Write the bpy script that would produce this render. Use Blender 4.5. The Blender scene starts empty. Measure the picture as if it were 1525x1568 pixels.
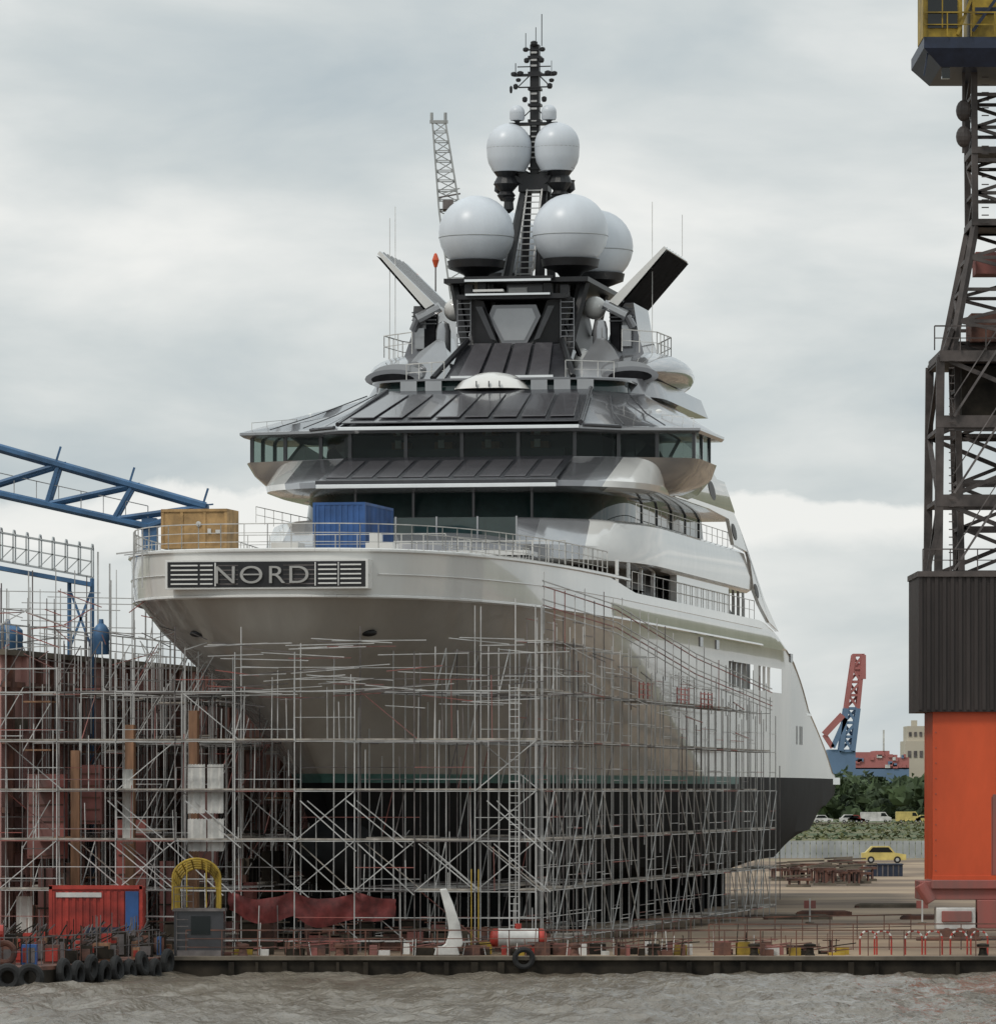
import bpy, math, random
from mathutils import Vector, Matrix, noise
R=random.Random(11)
F=8716.0; CZ=7.5; GZ=0.66
def site(u,v,d): return Vector(((u-762.5)*d/F, d, CZ+(1210-v)*d/F))
scene=bpy.context.scene
# ------------------------------------------------------------ materials
def mat(name,col,rough=.5,metal=0.0,var=.18,scale=1.5,bump=0.0,col2=None,stretch=(1,1,1),coat=0.0,lo=.35,hi=.68,detail=6,spec=.5):
    m=bpy.data.materials.new(name); m.use_nodes=True; nt=m.node_tree; b=nt.nodes['Principled BSDF']
    b.inputs['Roughness'].default_value=rough; b.inputs['Metallic'].default_value=metal
    b.inputs['Coat Weight'].default_value=coat; b.inputs['Specular IOR Level'].default_value=spec
    tc=nt.nodes.new('ShaderNodeTexCoord'); mp=nt.nodes.new('ShaderNodeMapping'); mp.inputs['Scale'].default_value=stretch
    nz=nt.nodes.new('ShaderNodeTexNoise'); nz.inputs['Scale'].default_value=scale; nz.inputs['Detail'].default_value=detail
    nz.inputs['Roughness'].default_value=.62
    rp=nt.nodes.new('ShaderNodeValToRGB')
    c2=col2 or tuple(c*(1-var*1.6) for c in col); c1=tuple(min(1,c*(1+var*.35)) for c in col)
    rp.color_ramp.elements[0].position=lo; rp.color_ramp.elements[0].color=(*c2,1)
    rp.color_ramp.elements[1].position=hi; rp.color_ramp.elements[1].color=(*c1,1)
    l=nt.links.new
    l(tc.outputs['Object'],mp.inputs['Vector']); l(mp.outputs[0],nz.inputs['Vector']); l(nz.outputs['Fac'],rp.inputs[0]); l(rp.outputs[0],b.inputs['Base Color'])
    if bump:
        bp=nt.nodes.new('ShaderNodeBump'); bp.inputs['Strength'].default_value=bump; bp.inputs['Distance'].default_value=.05
        l(nz.outputs['Fac'],bp.inputs['Height']); l(bp.outputs[0],b.inputs['Normal'])
    return m
def glassmat(name,tint,mix=.5):
    m=bpy.data.materials.new(name); m.use_nodes=True; nt=m.node_tree; b=nt.nodes['Principled BSDF']
    b.inputs['Base Color'].default_value=(*tint,1); b.inputs['Roughness'].default_value=.04
    t=nt.nodes.new('ShaderNodeBsdfTransparent'); t.inputs[0].default_value=(.74,.83,.79,1)
    x=nt.nodes.new('ShaderNodeMixShader'); x.inputs[0].default_value=mix
    o=nt.nodes['Material Output']
    nt.links.new(b.outputs[0],x.inputs[1]); nt.links.new(t.outputs[0],x.inputs[2]); nt.links.new(x.outputs[0],o.inputs[0])
    return m
M={}
M['white']=mat('yacht_white_paint',(.70,.69,.66),.14,var=.09,scale=.25,coat=.7,stretch=(1,1,.3))
M['hullgrey']=mat('hull_grey_paint',(.46,.43,.385),.26,.08,var=.15,scale=.22,coat=.4,stretch=(1,.5,.25))
M['silver']=mat('silver_paint',(.36,.365,.375),.16,.5,var=.10,scale=.3,coat=.7)
M['silverd']=mat('dark_silver_paint',(.20,.20,.21),.18,.45,var=.10,scale=.3,coat=.6)
M['letter']=mat('brushed_letters',(.42,.41,.39),.4,.3,var=.12)
M['dgrey']=mat('dark_grey_paint',(.035,.035,.04),.25,var=.2,coat=.4)
M['matt']=mat('matt_black',(.016,.016,.018),.9,var=.3,spec=.05)
M['panel']=mat('roof_panel',(.095,.09,.097),.22,.2,var=.12,coat=.4)
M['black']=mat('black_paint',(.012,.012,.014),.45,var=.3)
M['glassd']=mat('tinted_glass',(.006,.010,.011),.04,var=.1,spec=.5)
M['glassg']=mat('green_glass',(.022,.042,.040),.04,var=.15,spec=.6)
M['chrome']=mat('polished_steel',(.85,.85,.85),.12,1.0,var=.03)
M['dome']=mat('dome_white',(.60,.635,.675),.35,var=.05,scale=.8,stretch=(1,1,.3))
M['teal']=mat('boot_stripe_teal',(.07,.19,.17),.5,var=.2)
M['anti']=mat('antifouling_black',(.010,.011,.012),.75,var=.35,scale=.6,spec=.2)
M['galv']=mat('galvanised_steel',(.52,.515,.50),.5,.1,var=.25,scale=.8)
M['galvd']=mat('weathered_steel',(.17,.15,.145),.6,.2,var=.4,scale=.8)
M['board']=mat('scaffold_board',(.42,.38,.33),.8,var=.4,scale=1.2)
M['rust']=mat('rusty_steel',(.17,.075,.05),.8,var=.5,scale=1.2,col2=(.06,.035,.03),bump=.3)
M['redp']=mat('red_paint',(.43,.045,.03),.5,var=.35,scale=.9)
M['redd']=mat('faded_red_paint',(.30,.085,.07),.7,var=.4,scale=.5,col2=(.17,.10,.09),stretch=(1,1,.25))
M['tarp']=mat('tarpaulin_red',(.17,.03,.028),.7,var=.4,scale=1.6)
M['wallr']=mat('dock_wall_paint',(.56,.30,.265),.85,var=.35,scale=.35,col2=(.30,.18,.165),stretch=(1,1,.3),bump=.2)
M['orange']=mat('orange_red_paint',(.64,.09,.025),.5,var=.16,scale=.35,stretch=(1,1,.35))
M['yellow']=mat('yellow_paint',(.62,.50,.16),.5,var=.2,scale=.8)
M['yelld']=mat('dirty_yellow_paint',(.42,.28,.03),.6,var=.4,scale=.9)
M['blue']=mat('blue_paint',(.035,.11,.31),.5,var=.25,scale=.6)
M['bluec']=mat('crane_blue_paint',(.06,.15,.29),.5,var=.3,scale=.6)
M['navy']=mat('dark_blue_paint',(.02,.03,.06),.45,var=.25)
M['tan']=mat('plywood_tan',(.48,.30,.13),.75,var=.3,scale=1.5)
M['timber']=mat('timber_brown',(.30,.16,.09),.8,var=.35,scale=1.0,stretch=(3,3,.3))
M['brownbox']=mat('brown_sheet_steel',(.045,.034,.031),.6,var=.35,scale=.5,stretch=(1,1,.2))
M['cranegr']=mat('crane_dark_steel',(.095,.078,.072),.6,var=.4,scale=.8)
M['tyre']=mat('rubber',(.02,.02,.02),.85,var=.4)
M['concrete']=mat('quay_concrete',(.17,.14,.105),.85,var=.4,scale=.5,bump=.3)
M['quayd']=mat('wet_dark_quay',(.035,.028,.02),.7,var=.5,scale=.7,bump=.3,spec=.2)
M['whitem']=mat('worn_white_paint',(.66,.65,.62),.6,var=.25,scale=.8)
M['sheet']=mat('white_sheeting',(.60,.59,.56),.7,var=.25,scale=1.0)
M['leaf']=mat('foliage',(.055,.085,.03),.8,var=.5,scale=.12,col2=(.02,.035,.015))
M['grass']=mat('grass',(.13,.14,.055),.9,var=.4,scale=.08)
M['fence']=mat('pale_fence',(.40,.42,.42),.7,var=.2,scale=.5)
M['cream']=mat('cream_paint',(.50,.45,.36),.7,var=.1,scale=.05)
M['farblue']=mat('far_blue',(.14,.22,.34),.8,var=.15,scale=.05)
M['farred']=mat('far_red',(.44,.16,.15),.8,var=.15,scale=.05)
# ------------------------------------------------------------ mesh builder
class MB:
    def __init__(s): s.v=[];s.f=[];s.m=[]
    def add(s,vs,fs,m=0):
        o=len(s.v); s.v+=[tuple(p) for p in vs]; s.f+=[tuple(i+o for i in f) for f in fs]; s.m+=[m]*len(fs)
    def hexa(s,b,t,m=0):
        s.add(list(b)+list(t),[(3,2,1,0),(4,5,6,7),(0,1,5,4),(1,2,6,5),(2,3,7,6),(3,0,4,7)],m)
    def box(s,x0,x1,y0,y1,z0,z1,m=0):
        s.hexa([(x0,y0,z0),(x1,y0,z0),(x1,y1,z0),(x0,y1,z0)],[(x0,y0,z1),(x1,y0,z1),(x1,y1,z1),(x0,y1,z1)],m)
    def bar(s,p,q,r,m=0,n=4,r2=None):
        p=Vector(p);q=Vector(q);d=q-p
        if d.length<1e-5:return
        d.normalize(); a=d.cross(Vector((0,0,1)))
        if a.length<.01:a=Vector((1,0,0))
        a.normalize(); b=d.cross(a); r2=r if r2 is None else r2
        vs=[];fs=[]
        for c,rr in((p,r),(q,r2)):
            for i in range(n):
                t=2*math.pi*(i+.5)/n; vs.append(c+a*math.cos(t)*rr+b*math.sin(t)*rr)
        for i in range(n): fs.append((i,(i+1)%n,n+(i+1)%n,n+i))
        if n>4 or r>.06: fs.append(tuple(range(n-1,-1,-1))); fs.append(tuple(range(n,2*n)))
        s.add(vs,fs,m)
    def poly(s,pts,m=0): s.add(pts,[tuple(range(len(pts)))],m)
    def prism(s,pts,off,m=0):
        n=len(pts); off=Vector(off); a=[Vector(p) for p in pts]; b=[p+off for p in a]
        s.add(a+b,[tuple(range(n-1,-1,-1)),tuple(range(n,2*n))]+[(i,(i+1)%n,n+(i+1)%n,n+i) for i in range(n)],m)
    def loft(s,rings,m=0,caps=(True,True)):
        n=len(rings[0]); vs=[p for r in rings for p in r]; fs=[]
        for k in range(len(rings)-1):
            for i in range(n): fs.append((k*n+i,k*n+(i+1)%n,(k+1)*n+(i+1)%n,(k+1)*n+i))
        if caps[0]: fs.append(tuple(range(n-1,-1,-1)))
        if caps[1]: fs.append(tuple((len(rings)-1)*n+i for i in range(n)))
        s.add(vs,fs,m)
    def rev(s,c,prof,n=24,m=0):
        rings=[[(c[0]+r*math.cos(2*math.pi*i/n),c[1]+r*math.sin(2*math.pi*i/n),c[2]+z) for i in range(n)] for r,z in prof]
        s.loft(rings,m)
    def ball(s,c,rx,ry,rz,nu=20,nv=12,m=0,p=1.0):
        rings=[]
        for j in range(nv+1):
            t=math.pi*j/nv; rings.append([(c[0]+rx*math.sin(t)**p*math.cos(2*math.pi*i/nu)+0,c[1]+ry*math.sin(t)**p*math.sin(2*math.pi*i/nu),c[2]-rz*math.cos(t)) for i in range(nu)])
        s.loft(rings,m,(False,False))
    def torus(s,c,R_,r,axis=(0,1,0),m=0,n=20,k=8):
        ax=Vector(axis).normalized(); u=ax.cross(Vector((0,0,1)))
        if u.length<.01:u=Vector((1,0,0))
        u.normalize(); w=ax.cross(u); c=Vector(c); rings=[]
        for i in range(n):
            t=2*math.pi*i/n; e=u*math.cos(t)+w*math.sin(t)
            rings.append([c+e*(R_+r*math.cos(2*math.pi*j/k))+ax*r*math.sin(2*math.pi*j/k) for j in range(k)])
        rings.append(rings[0]); s.loft(rings,m,(False,False))
    def lattice(s,c0,c1,n,rc,rb,m=0,faces=(0,1,2,3)):
        c0=[Vector(p) for p in c0];c1=[Vector(p) for p in c1]
        for a,b in zip(c0,c1): s.bar(a,b,rc,m)
        for i in range(n+1):
            t=i/n; ring=[a.lerp(b,t) for a,b in zip(c0,c1)]
            for j in faces: s.bar(ring[j],ring[(j+1)%4],rb,m)
            if i<n:
                r2=[a.lerp(b,(i+1)/n) for a,b in zip(c0,c1)]
                for j in faces:
                    if (i+j)%2: s.bar(ring[j],r2[(j+1)%4],rb,m)
                    else: s.bar(ring[(j+1)%4],r2[j],rb,m)
    def rail(s,pts,h=1.1,sp=1.3,r=.022,m=0,nr=3):
        pts=[Vector(p) for p in pts]
        for a,b in zip(pts,pts[1:]):
            L=(b-a).length; k=max(1,round(L/sp))
            for i in range(k+1):
                p=a.lerp(b,i/k); s.bar(p,p+Vector((0,0,h)),r,m)
            for j in range(nr):
                z=Vector((0,0,h*(1-j/ nr))); s.bar(a+z,b+z,r*(1.2 if j==0 else .8),m)
    def obj(s,name,mats,parent=None,smooth=False,bevel=0,frame=None,angle=35):
        me=bpy.data.meshes.new(name); me.from_pydata(s.v,[],s.f)
        for k in mats: me.materials.append(M[k])
        me.polygons.foreach_set('material_index',s.m)
        me.validate(); me.update()
        if smooth:
            me.polygons.foreach_set('use_smooth',[True]*len(me.polygons)); me.set_sharp_from_angle(angle=math.radians(angle))
        o=bpy.data.objects.new(name,me); scene.collection.objects.link(o)
        if parent: o.parent=parent
        if frame: o.location=frame.location; o.rotation_euler=frame.rotation_euler
        if bevel:
            b=o.modifiers.new('b','BEVEL'); b.width=bevel; b.segments=2; b.limit_method='ANGLE'
        return o
def empty(name,loc=(0,0,0),rz=0):
    e=bpy.data.objects.new(name,None); e.location=loc; e.rotation_euler=(0,0,rz); scene.collection.objects.link(e); return e
def interp(x,t):
    if x<=t[0][0]: return t[0][1]
    for (a,b),(c,d) in zip(t,t[1:]):
        if x<=c: return b+(d-b)*(x-a)/(c-a)
    return t[-1][1]
# ============================================================ YACHT (x lateral, y=aft from the bow, z up)
A=math.radians(10.3)
Y=empty('superyacht',(-9.75,240,0),-A)
def h2w(x,s,z=0): return Vector((-9.75+x*math.cos(A)+s*math.sin(A),240+s*math.cos(A)-x*math.sin(A),z))
LV=[(17.6,0,45,3.4,9.75),(16.7,0,45,3.35,9.75),(15.75,.06,45,3.25,9.75),(15.6,.3,45,3.1,9.68),(14.5,.95,45,2.55,9.7),(13.1,2.2,45,1.95,9.7),(11.6,4,45,1.5,9.7),
    (10,7,47,1.38,9.7),(8.22,10.4,50,1.3,9.7),(7.82,11.2,50,1.3,9.7),(6.5,12.5,50,1.27,9.6),(5,14,50,1.25,9.3),(3.5,16,50,1.2,8.3),(2.7,19,50,1.2,6),(2.65,19.2,50,1.2,0.001)]
TOP=[(0,17.6),(30,17.6),(38,17.05),(84,17.05),(90,16.5),(99,15.0),(104,13.8),(109,12.3),(124,9.9),(131,8.6),(135,8.3)]
KEEL=[(0,0),(92,2.6),(110,4.4),(125,6.5),(135,7.2)]
def wf(s): return 1 if s<95 else 1-.2*((s-95)/40)**1.4
def outline(lv):
    z,s0,L,n,W=lv; pts=[]
    N=40
    for i in range(N+1):
        t=(math.pi/2)*(i/N); t=min(t,math.pi/2-1e-9)
        pts.append((W*math.sin(t)**(2/n) if t>0 else 0,s0+L*(1-math.cos(t)**(2/n))))
    e=s0+L
    for i in range(1,6): pts.append((W,e+(70-e)*i/5))
    s=71
    while s<=135: pts.append((W*wf(s),s)); s+=2
    return [(x,s,max(min(z,interp(s,TOP)),interp(s,KEEL) if z>2.68 else interp(s,KEEL)-.02 if s>92 else z)) for x,s in pts]
def hullw(z,s):
    for a,b in zip(LV,LV[1:]):
        if b[0]<=z<=a[0]:
            t=(z-b[0])/(a[0]-b[0]+1e-9); lv=[b[i]+(a[i]-b[i])*t for i in range(5)]
            q=(s-lv[1])/lv[2]
            if q<=0:return 0
            if q>=1:return lv[4]*wf(s)
            return lv[4]*(1-(1-q)**lv[3])**(1/lv[3])
    return 0
rings=[outline(l) for l in LV]
mb=MB(); nn=len(rings[0])
HM=['white','hullgrey','teal','anti']
for sg in(1,-1):
    vs=[(sg*x,s,z) for r in rings for (x,s,z) in r]; fs=[];ms=[]
    for k in range(len(rings)-1):
        for i in range(nn-1):
            s_=.5*(rings[k][i][1]+rings[k][i+1][1])
            if k==4 and (71<=s_<=80.9 or 84<=s_<=92): continue
            q=(k*nn+i,k*nn+i+1,(k+1)*nn+i+1,(k+1)*nn+i)
            fs.append(q if sg>0 else q[::-1])
            zt=.5*(LV[k][0]+LV[k+1][0])
            ms.append(0 if zt>15.6 else 1 if zt>8.2 else 2 if (zt>7.8 and s_<75) else 3)
    o=len(mb.v); mb.v+=vs; mb.f+=[tuple(a+o for a in f) for f in fs]; mb.m+=ms
mb.box(-7.6,7.6,134.6,135.3,7.2,8.3,0); mb.box(-7.95,7.95,118,135.8,7.85,8.3,0)
mb.box(-9.3,9.3,80,110,12.0,12.15,0)
mb.obj('hull',HM,Y,smooth=True,angle=28)
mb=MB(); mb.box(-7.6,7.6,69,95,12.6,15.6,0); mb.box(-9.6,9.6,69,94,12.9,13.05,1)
for s in [72.2,74,76,78,80,86,88,90]:
    for sg in(1,-1): mb.box(sg*9.35-.08,sg*9.35+.08,s-.12,s+.12,13.0,14.7,1)
mb.obj('side_gallery',['black','white'],Y)
mb=MB()
for sg in(1,-1):
    for s in(101,103,104.2): mb.box(sg*wf(s)*9.7-.02,sg*wf(s)*9.7+.03,s,s+.18,10.2,11.3,0)
    for s in(60,66,97): mb.box(*sorted((sg*wf(s)*9.66,sg*wf(s)*9.74)),s,s+1.1,15.0,15.5,0)
mb.obj('hull_vents',['dgrey'],Y)
mb=MB(); mb.ball((0,15,4.6),1.5,6,1.7,20,12); mb.obj('bulbous_bow',['anti'],Y,smooth=True)
def ring_at(z,s0,L,n,W,out=0,smax=60,N=44,s_to=None):
    p=[]
    for i in range(N+1):
        t=(math.pi/2)*i/N; t=min(t,math.pi/2-1e-9)
        p.append(((W+out)*math.sin(t)**(2/n) if t>0 else 0,s0-out+(L+out)*(1-math.cos(t)**(2/n)),z))
    if s_to: p.append((W+out,s_to,z))
    return p
mb=MB()
for sg in(1,-1):
    for z,lv,r in((15.68,LV[2],.07),(17.62,LV[0],.09),(16.62,LV[1],.025)):
        p=ring_at(z,lv[1],lv[2],lv[3],lv[4],.03,s_to=36 if z>17 else 84)
        p=[q for q in p if (z<17 or q[1]<37) and (z!=16.62 or q[0]>4.5)]
        for a,b in zip(p,p[1:]): mb.bar((sg*a[0],a[1],a[2]),(sg*b[0],b[1],b[2]),r,0,6)
mb.obj('rubbing_strake',['white'],Y,smooth=True)
def plan(sf,sa,W,L,n,z,N=18,Wa=None):
    r=[]
    for i in range(N+1):
        t=(math.pi/2)*i/N; t=min(t,math.pi/2-1e-9)
        r.append((W*math.sin(t)**(2/n) if i>0 else 0,sf+L*(1-math.cos(t)**(2/n)),z))
    r.append((Wa if Wa else W,sa,z))
    return r+[(-x,s,zz) for x,s,zz in r[::-1] if x>1e-6]
mb=MB(); mb.poly(plan(.4,40,9.4,44,3.4,17.3)); 
for (x,s,w,l,h) in [(-1,8,1.2,1.4,.7),(3,9,1.2,1.4,.7),(-4.5,14,.8,2,.5),(2,13,.5,.5,1.3),(-5,25,3,3,.9)]:
    mb.box(x-w/2,x+w/2,s,s+l,17.3,17.3+h+.3,1)
mb.obj('foredeck',['board','white'],Y)
# name panel
mb=MB(); mb.box(-4.38,4.38,-.10,.9,15.98,17.22,0)
mb.box(-4.27,4.27,-.13,-.09,16.06,17.14,1)
for (a,b) in [(-4.12,-2.95),(-2.85,-2.3),(2.25,3.05),(3.2,4.1)]:
    for k in range(5): mb.box(a,b,-.17,-.12,16.17+k*.195,16.235+k*.195,0)
mb.box(-2.22,-2.16,-.17,-.1,16.1,17.1,0); mb.box(2.1,2.15,-.17,-.1,16.1,17.1,0); mb.box(3.1,3.14,-.17,-.1,16.1,17.1,0)
mb.obj('name_panel',['white','black'],Y,bevel=.01)
for ch,x in zip('NORD',(-1.75,-.62,.45,1.42)):
    cu=bpy.data.curves.new('name_letter','FONT'); cu.body=ch; cu.size=1.06; cu.extrude=.06; cu.offset=-.004; cu.align_x='CENTER'
    o=bpy.data.objects.new('name_letter',cu); scene.collection.objects.link(o); o.parent=Y; o.location=(x,-.18,16.22); o.rotation_euler=(math.radians(90),0,0); o.scale=(1.25,1,1)
    cu.materials.append(M['letter'])
mb=MB(); mb.box(-1.0,-.25,-.24,-.15,16.56,16.62,0)
for k in range(5): mb.box(.75,2.1,-.15,-.12,16.17+k*.195,16.22+k*.195,1); mb.box(-2.1,-1.2,-.15,-.12,16.17+k*.195,16.22+k*.195,1)
mb.obj('letter_bar',['letter','galvd'],Y)
mb=MB()
for x,s,z in [(4.3,2.0,14.2)]:
    for sg in(1,-1):
        ww=hullw(z,s+1.2); mb.ball((sg*ww*.98,s+1.2,z),.38,.3,.16,12,8,0)
mb.obj('hawse_pipe',['black'],Y)
# bow rails
mb=MB()
for sg in(1,-1):
    p=[q for q in ring_at(17.6,0,45,3.4,9.6,0) if q[1]<34][::2]
    mb.rail([(sg*q[0],q[1]+.15,17.6) for q in p],1.15,1.2,.025,0,3)
    q=[(sg*9.6,s,17.05) for s in range(38,86,4)]
    mb.rail(q,1.05,1.6,.022,0,2)
    mb.rail([(sg*5,14,17.3),(sg*6.3,28,17.3)],1.5,1.0,.022,0,3)
    mb.rail([(sg*9.5,40,20.7),(sg*9.5,74,20.7)],.8,2,.02,0,2)
mb.rail([(-5,14,17.6),(5,14,17.6)],1.3,1.0,.022,0,3)
mb.rail([(-3.5,30.4,18.2),(7.5,31.0,18.2)],1.1,.8,.035,0,1)
mb.obj('deck_railing',['whitem'],Y)
# ---- superstructure tiers
WH=['white','glassd','silver','panel','chrome','glassg','dgrey','black','silverd','matt']
mb=MB()
mb.loft([plan(33,80,8.9,12,2.6,16.9),plan(35,79,8.0,12,2.6,18.62)],7)
mb.loft([plan(33.2,79.5,9.5,15,2.6,18.45,30),plan(32.6,79.5,9.78,15,2.6,18.62,30),plan(33.0,78.8,9.85,15,2.6,19.3,30),plan(35.6,77,9.7,13,2.6,20.55,30),plan(36,76.5,9.5,13,2.6,20.7,30)],0)
for i,f in enumerate(mb.f):
    if mb.m[i]==0:
        xa=abs(sum(mb.v[j][0] for j in f)/len(f)); za=sum(mb.v[j][2] for j in f)/len(f)
        if len(f)<6 and za>18.6: mb.m[i]=8 if xa<5.2 else (2 if xa<7.4 else 0)
mb.loft([plan(27,36,7.2,7,3,17.3),plan(28.2,36,7.0,7,3,18.0),plan(29,36,6.6,7,3,18.1)],2)
mb.box(-6.2,5.6,30.9,33,18.12,18.4,9); mb.box(-6.4,5.8,30.4,33.2,18.62,18.85,0)
mb.box(-3.3,4.6,34.2,34.26,19.5,20.6,5)
for x in(-3.3,-1.3,.7,2.7,4.6): mb.box(x-.04,x+.04,34.15,34.3,19.3,20.65,2)
mb.loft([plan(39.5,72,8.2,9,3,20.65),plan(40.4,71,8.2,9,3,22.25)],5)
k0=len(mb.f)
mb.loft([plan(38.6,72.5,9.3,9,3.2,22.1,30),plan(37.7,72.3,9.8,9.2,3.2,22.3,30),plan(38.0,71.5,9.95,9.2,3.2,22.6,30),plan(43.5,68,9.9,6,3.5,24.02,30)],8)
for i in range(k0,len(mb.f)):
    f=mb.f[i]
    xa=abs(sum(mb.v[j][0] for j in f)/len(f)); ya=sum(mb.v[j][1] for j in f)/len(f)
    if len(f)<6: mb.m[i]=0 if (xa>8.0 or ya>47.5) else (2 if xa>7.1 else 8)
for sg in(1,-1):
    for s in range(50,71,5): mb.box(sg*8.22-.05,sg*8.22+.05,s-.08,s+.08,20.7,22.2,6)
    mb.box(*sorted((sg*9.2,sg*9.55)),53,72,17.0,18.5,0)
    for s in(36.5,40,44,48,75,77,79,81): mb.box(sg*9.1-.07,sg*9.1+.07,s-.09,s+.09,17.0,18.6,0)
for x in (-4.4,-1.5,1.5,4.4): mb.box(x-.06,x+.06,39.55,39.8,20.75,22.2,6)
mb.obj('lower_superstructure',WH,Y,smooth=True,angle=30)
# lower brow
mb=MB()
def strip(x0,x1,s0,z0,s1,z1,m,sc=1.0,lift=.09,th=.06):
    a=[(x0,s0,z0+lift),(x1,s0,z0+lift),(x1*sc,s1,z1+lift),(x0*sc,s1,z1+lift)]
    mb.hexa([(p[0],p[1],p[2]-th) for p in a],a,m)
strip(-5.9,5.9,37.75,22.55,43.6,24.0,1,.98,.08)
for i in range(9):
    x=-5.7+i*11.4/9; strip(x+.1,x+11.4/9-.14,38.3,22.7,42.4,23.72,0,.985,.13)
mb.box(-5.95,5.95,37.45,37.7,22.22,22.42,2); mb.box(-6.0,6.0,37.6,37.9,22.42,22.62,1)
mb.obj('lower_brow',['panel','dgrey','chrome'],Y,bevel=.02)
# bridge wings
mb=MB()
def pl(pts,z): return [(x,s,z) for x,s in pts]
def sym(p): return p+[(-x,s) for x,s in p[::-1]]
mb.loft([pl(sym([(5.5,44.6),(7.6,46.8),(8.2,49),(8.2,54)]),21.95),pl(sym([(6,44.2),(8.6,46.5),(9.4,49),(9.4,54)]),22.15),pl(sym([(6,44.0),(9.9,46.3),(10.5,48.5),(10.4,54.5)]),22.6),
         pl(sym([(6,43.9),(10.9,46.2),(11.35,48),(11.2,54)]),23.4),pl(sym([(6.1,43.8),(11.25,46.2),(11.6,47.2),(11.6,53)]),24.05)],0)
mb.obj('bridge_wing',['silver'],Y,smooth=True,angle=50)
mb=MB()
G=[(-11.35,52.5),(-11.35,47.1),(-7.6,46.5),(-5.7,44.6),(5.7,44.6),(7.6,46.5),(11.35,47.1),(11.35,52.5)]
for a,b in zip(G,G[1:]+G[:1]):
    mb.add([(a[0],a[1],24.05),(b[0],b[1],24.05),(b[0]*.995,b[1]+.0,25.36),(a[0]*.995,a[1],25.36)],[(0,1,2,3)],0)
mb.obj('bridge_glazing',['glassg'],Y).data.materials[0]=glassmat('bridge_glass',(.014,.028,.026),.66)
mb=MB(); mb.box(-6.6,6.6,47.5,58,24.05,25.36,1)
mb.box(-5,5,45.6,46.4,24.05,24.6,1)
for x in(-4,-1.8,.6,3.1): mb.box(x,x+.9,46.6,47.4,24.05,25.0,2); mb.box(x+.2,x+.5,46.5,46.6,24.7,25.1,3)
def post(x,s,w=.09): mb.box(x-w,x+w,s-.1,s+.06,24.03,25.38,0)
for x in(-5.7,-2.85,0,2.85,5.7): post(x,44.55)
for x,s in((7.6,46.45),(9.5,46.75),(11.3,47.1),(11.3,49.6),(11.3,52.4)): post(x,s); post(-x,s)
mb.obj('bridge_frames',['dgrey','black','timber','whitem'],Y)
B1=sym([(6.2,43.5),(7.9,45.3),(11.75,46.2),(11.85,54)]); 
B2=sym([(6.15,43.7),(7.8,45.5),(11.6,46.5),(11.7,54.2)])
B3=sym([(5.6,46.6),(6.7,47.8),(9.9,49.6),(10.1,58)]); B4=sym([(5.1,51.6),(5.7,52.6),(7.6,55.5),(7.7,66)]); B5=sym([(4.9,52.2),(5.5,53),(7.4,56),(7.5,66)])
mb=MB(); mb.loft([pl(B2,25.3),pl(B1,25.42),pl(B1,25.55),pl(B2,25.62)],2); mb.loft([pl(B2,25.62),pl(B3,26.45),pl(B4,27.75),pl(B5,27.95)],8)
mb.loft([plan(50,67,8.8,4,3,23.9),plan(50,65,8.6,4,3,26.6)],1)
for sg in(1,-1):
    for t in(.35,.7):
        a=Vector((sg*(6.2+5.5*t),43.7+2.8*t,25.66)); b=Vector((sg*(5.3+2.2*t),51.8+3.5*t,27.9)); mid=Vector((sg*(5.6+4.3*t),46.6+3*t,26.48)); mb.bar(a,mid,.035,6); mb.bar(mid,b,.035,6)
    mb.rail([(sg*9.4,49,25.9),(sg*11.3,47,25.6)],.5,.9,.02,0,1)
    mb.ball((sg*9,50.5,26.6),.22,.22,.2,10,8,0)
mb.obj('bridge_roof',WH,Y,smooth=True,angle=25)
mb=MB()
strip(-6.0,6.0,43.75,25.72,51.9,27.85,1,.86,.12)
for i in range(8):
    x=-5.8+i*11.6/8; strip(x+.1,x+11.6/8-.14,44.5,25.95,50.6,27.5,0,.87,.2)
mb.box(-6.1,6.1,43.3,43.55,25.42,25.6,2)
for sg in(1,-1):
    mb.bar((sg*6.15,43.6,25.75),(sg*5.3,51.8,28.0),.13,1,6); mb.bar((sg*6.3,43.55,25.6),(sg*7.9,45.3,25.6),.1,1,6)
mb.obj('roof_panels',['panel','dgrey','chrome'],Y,bevel=.02)
# side fashion plates
mb=MB()
fin=[(49,24.3),(52,25.3),(58,24.9),(64,24.2),(69,23.2),(73,22.1),(76,21.1),(80,19.7),(84,18.2),(90,16.6),(86,17.0),(82,17.9),(79.5,18.7),(77.5,20.6),(71.5,20.8),(69.5,22.1),(62,22.3),(50,22.3)]
for sg in(1,-1):
    mb.prism([(sg*9.72,s,z) for s,z in fin],(sg*.2,0,0),0)
    for c in [(63,23.3,1.3,.42),(71.5,21.5,1.0,.35),(80.5,18.6,.9,.3)]:
        mb.prism([(sg*9.93,c[0]+c[2]*math.cos(t*math.pi/8)**1,c[1]+c[3]*math.sin(t*math.pi/8)-(.25*math.cos(t*math.pi/8))) for t in range(16)],(sg*.02,0,0),1)
mb.obj('fashion_plate',['white','black'],Y,bevel=.04)
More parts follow.
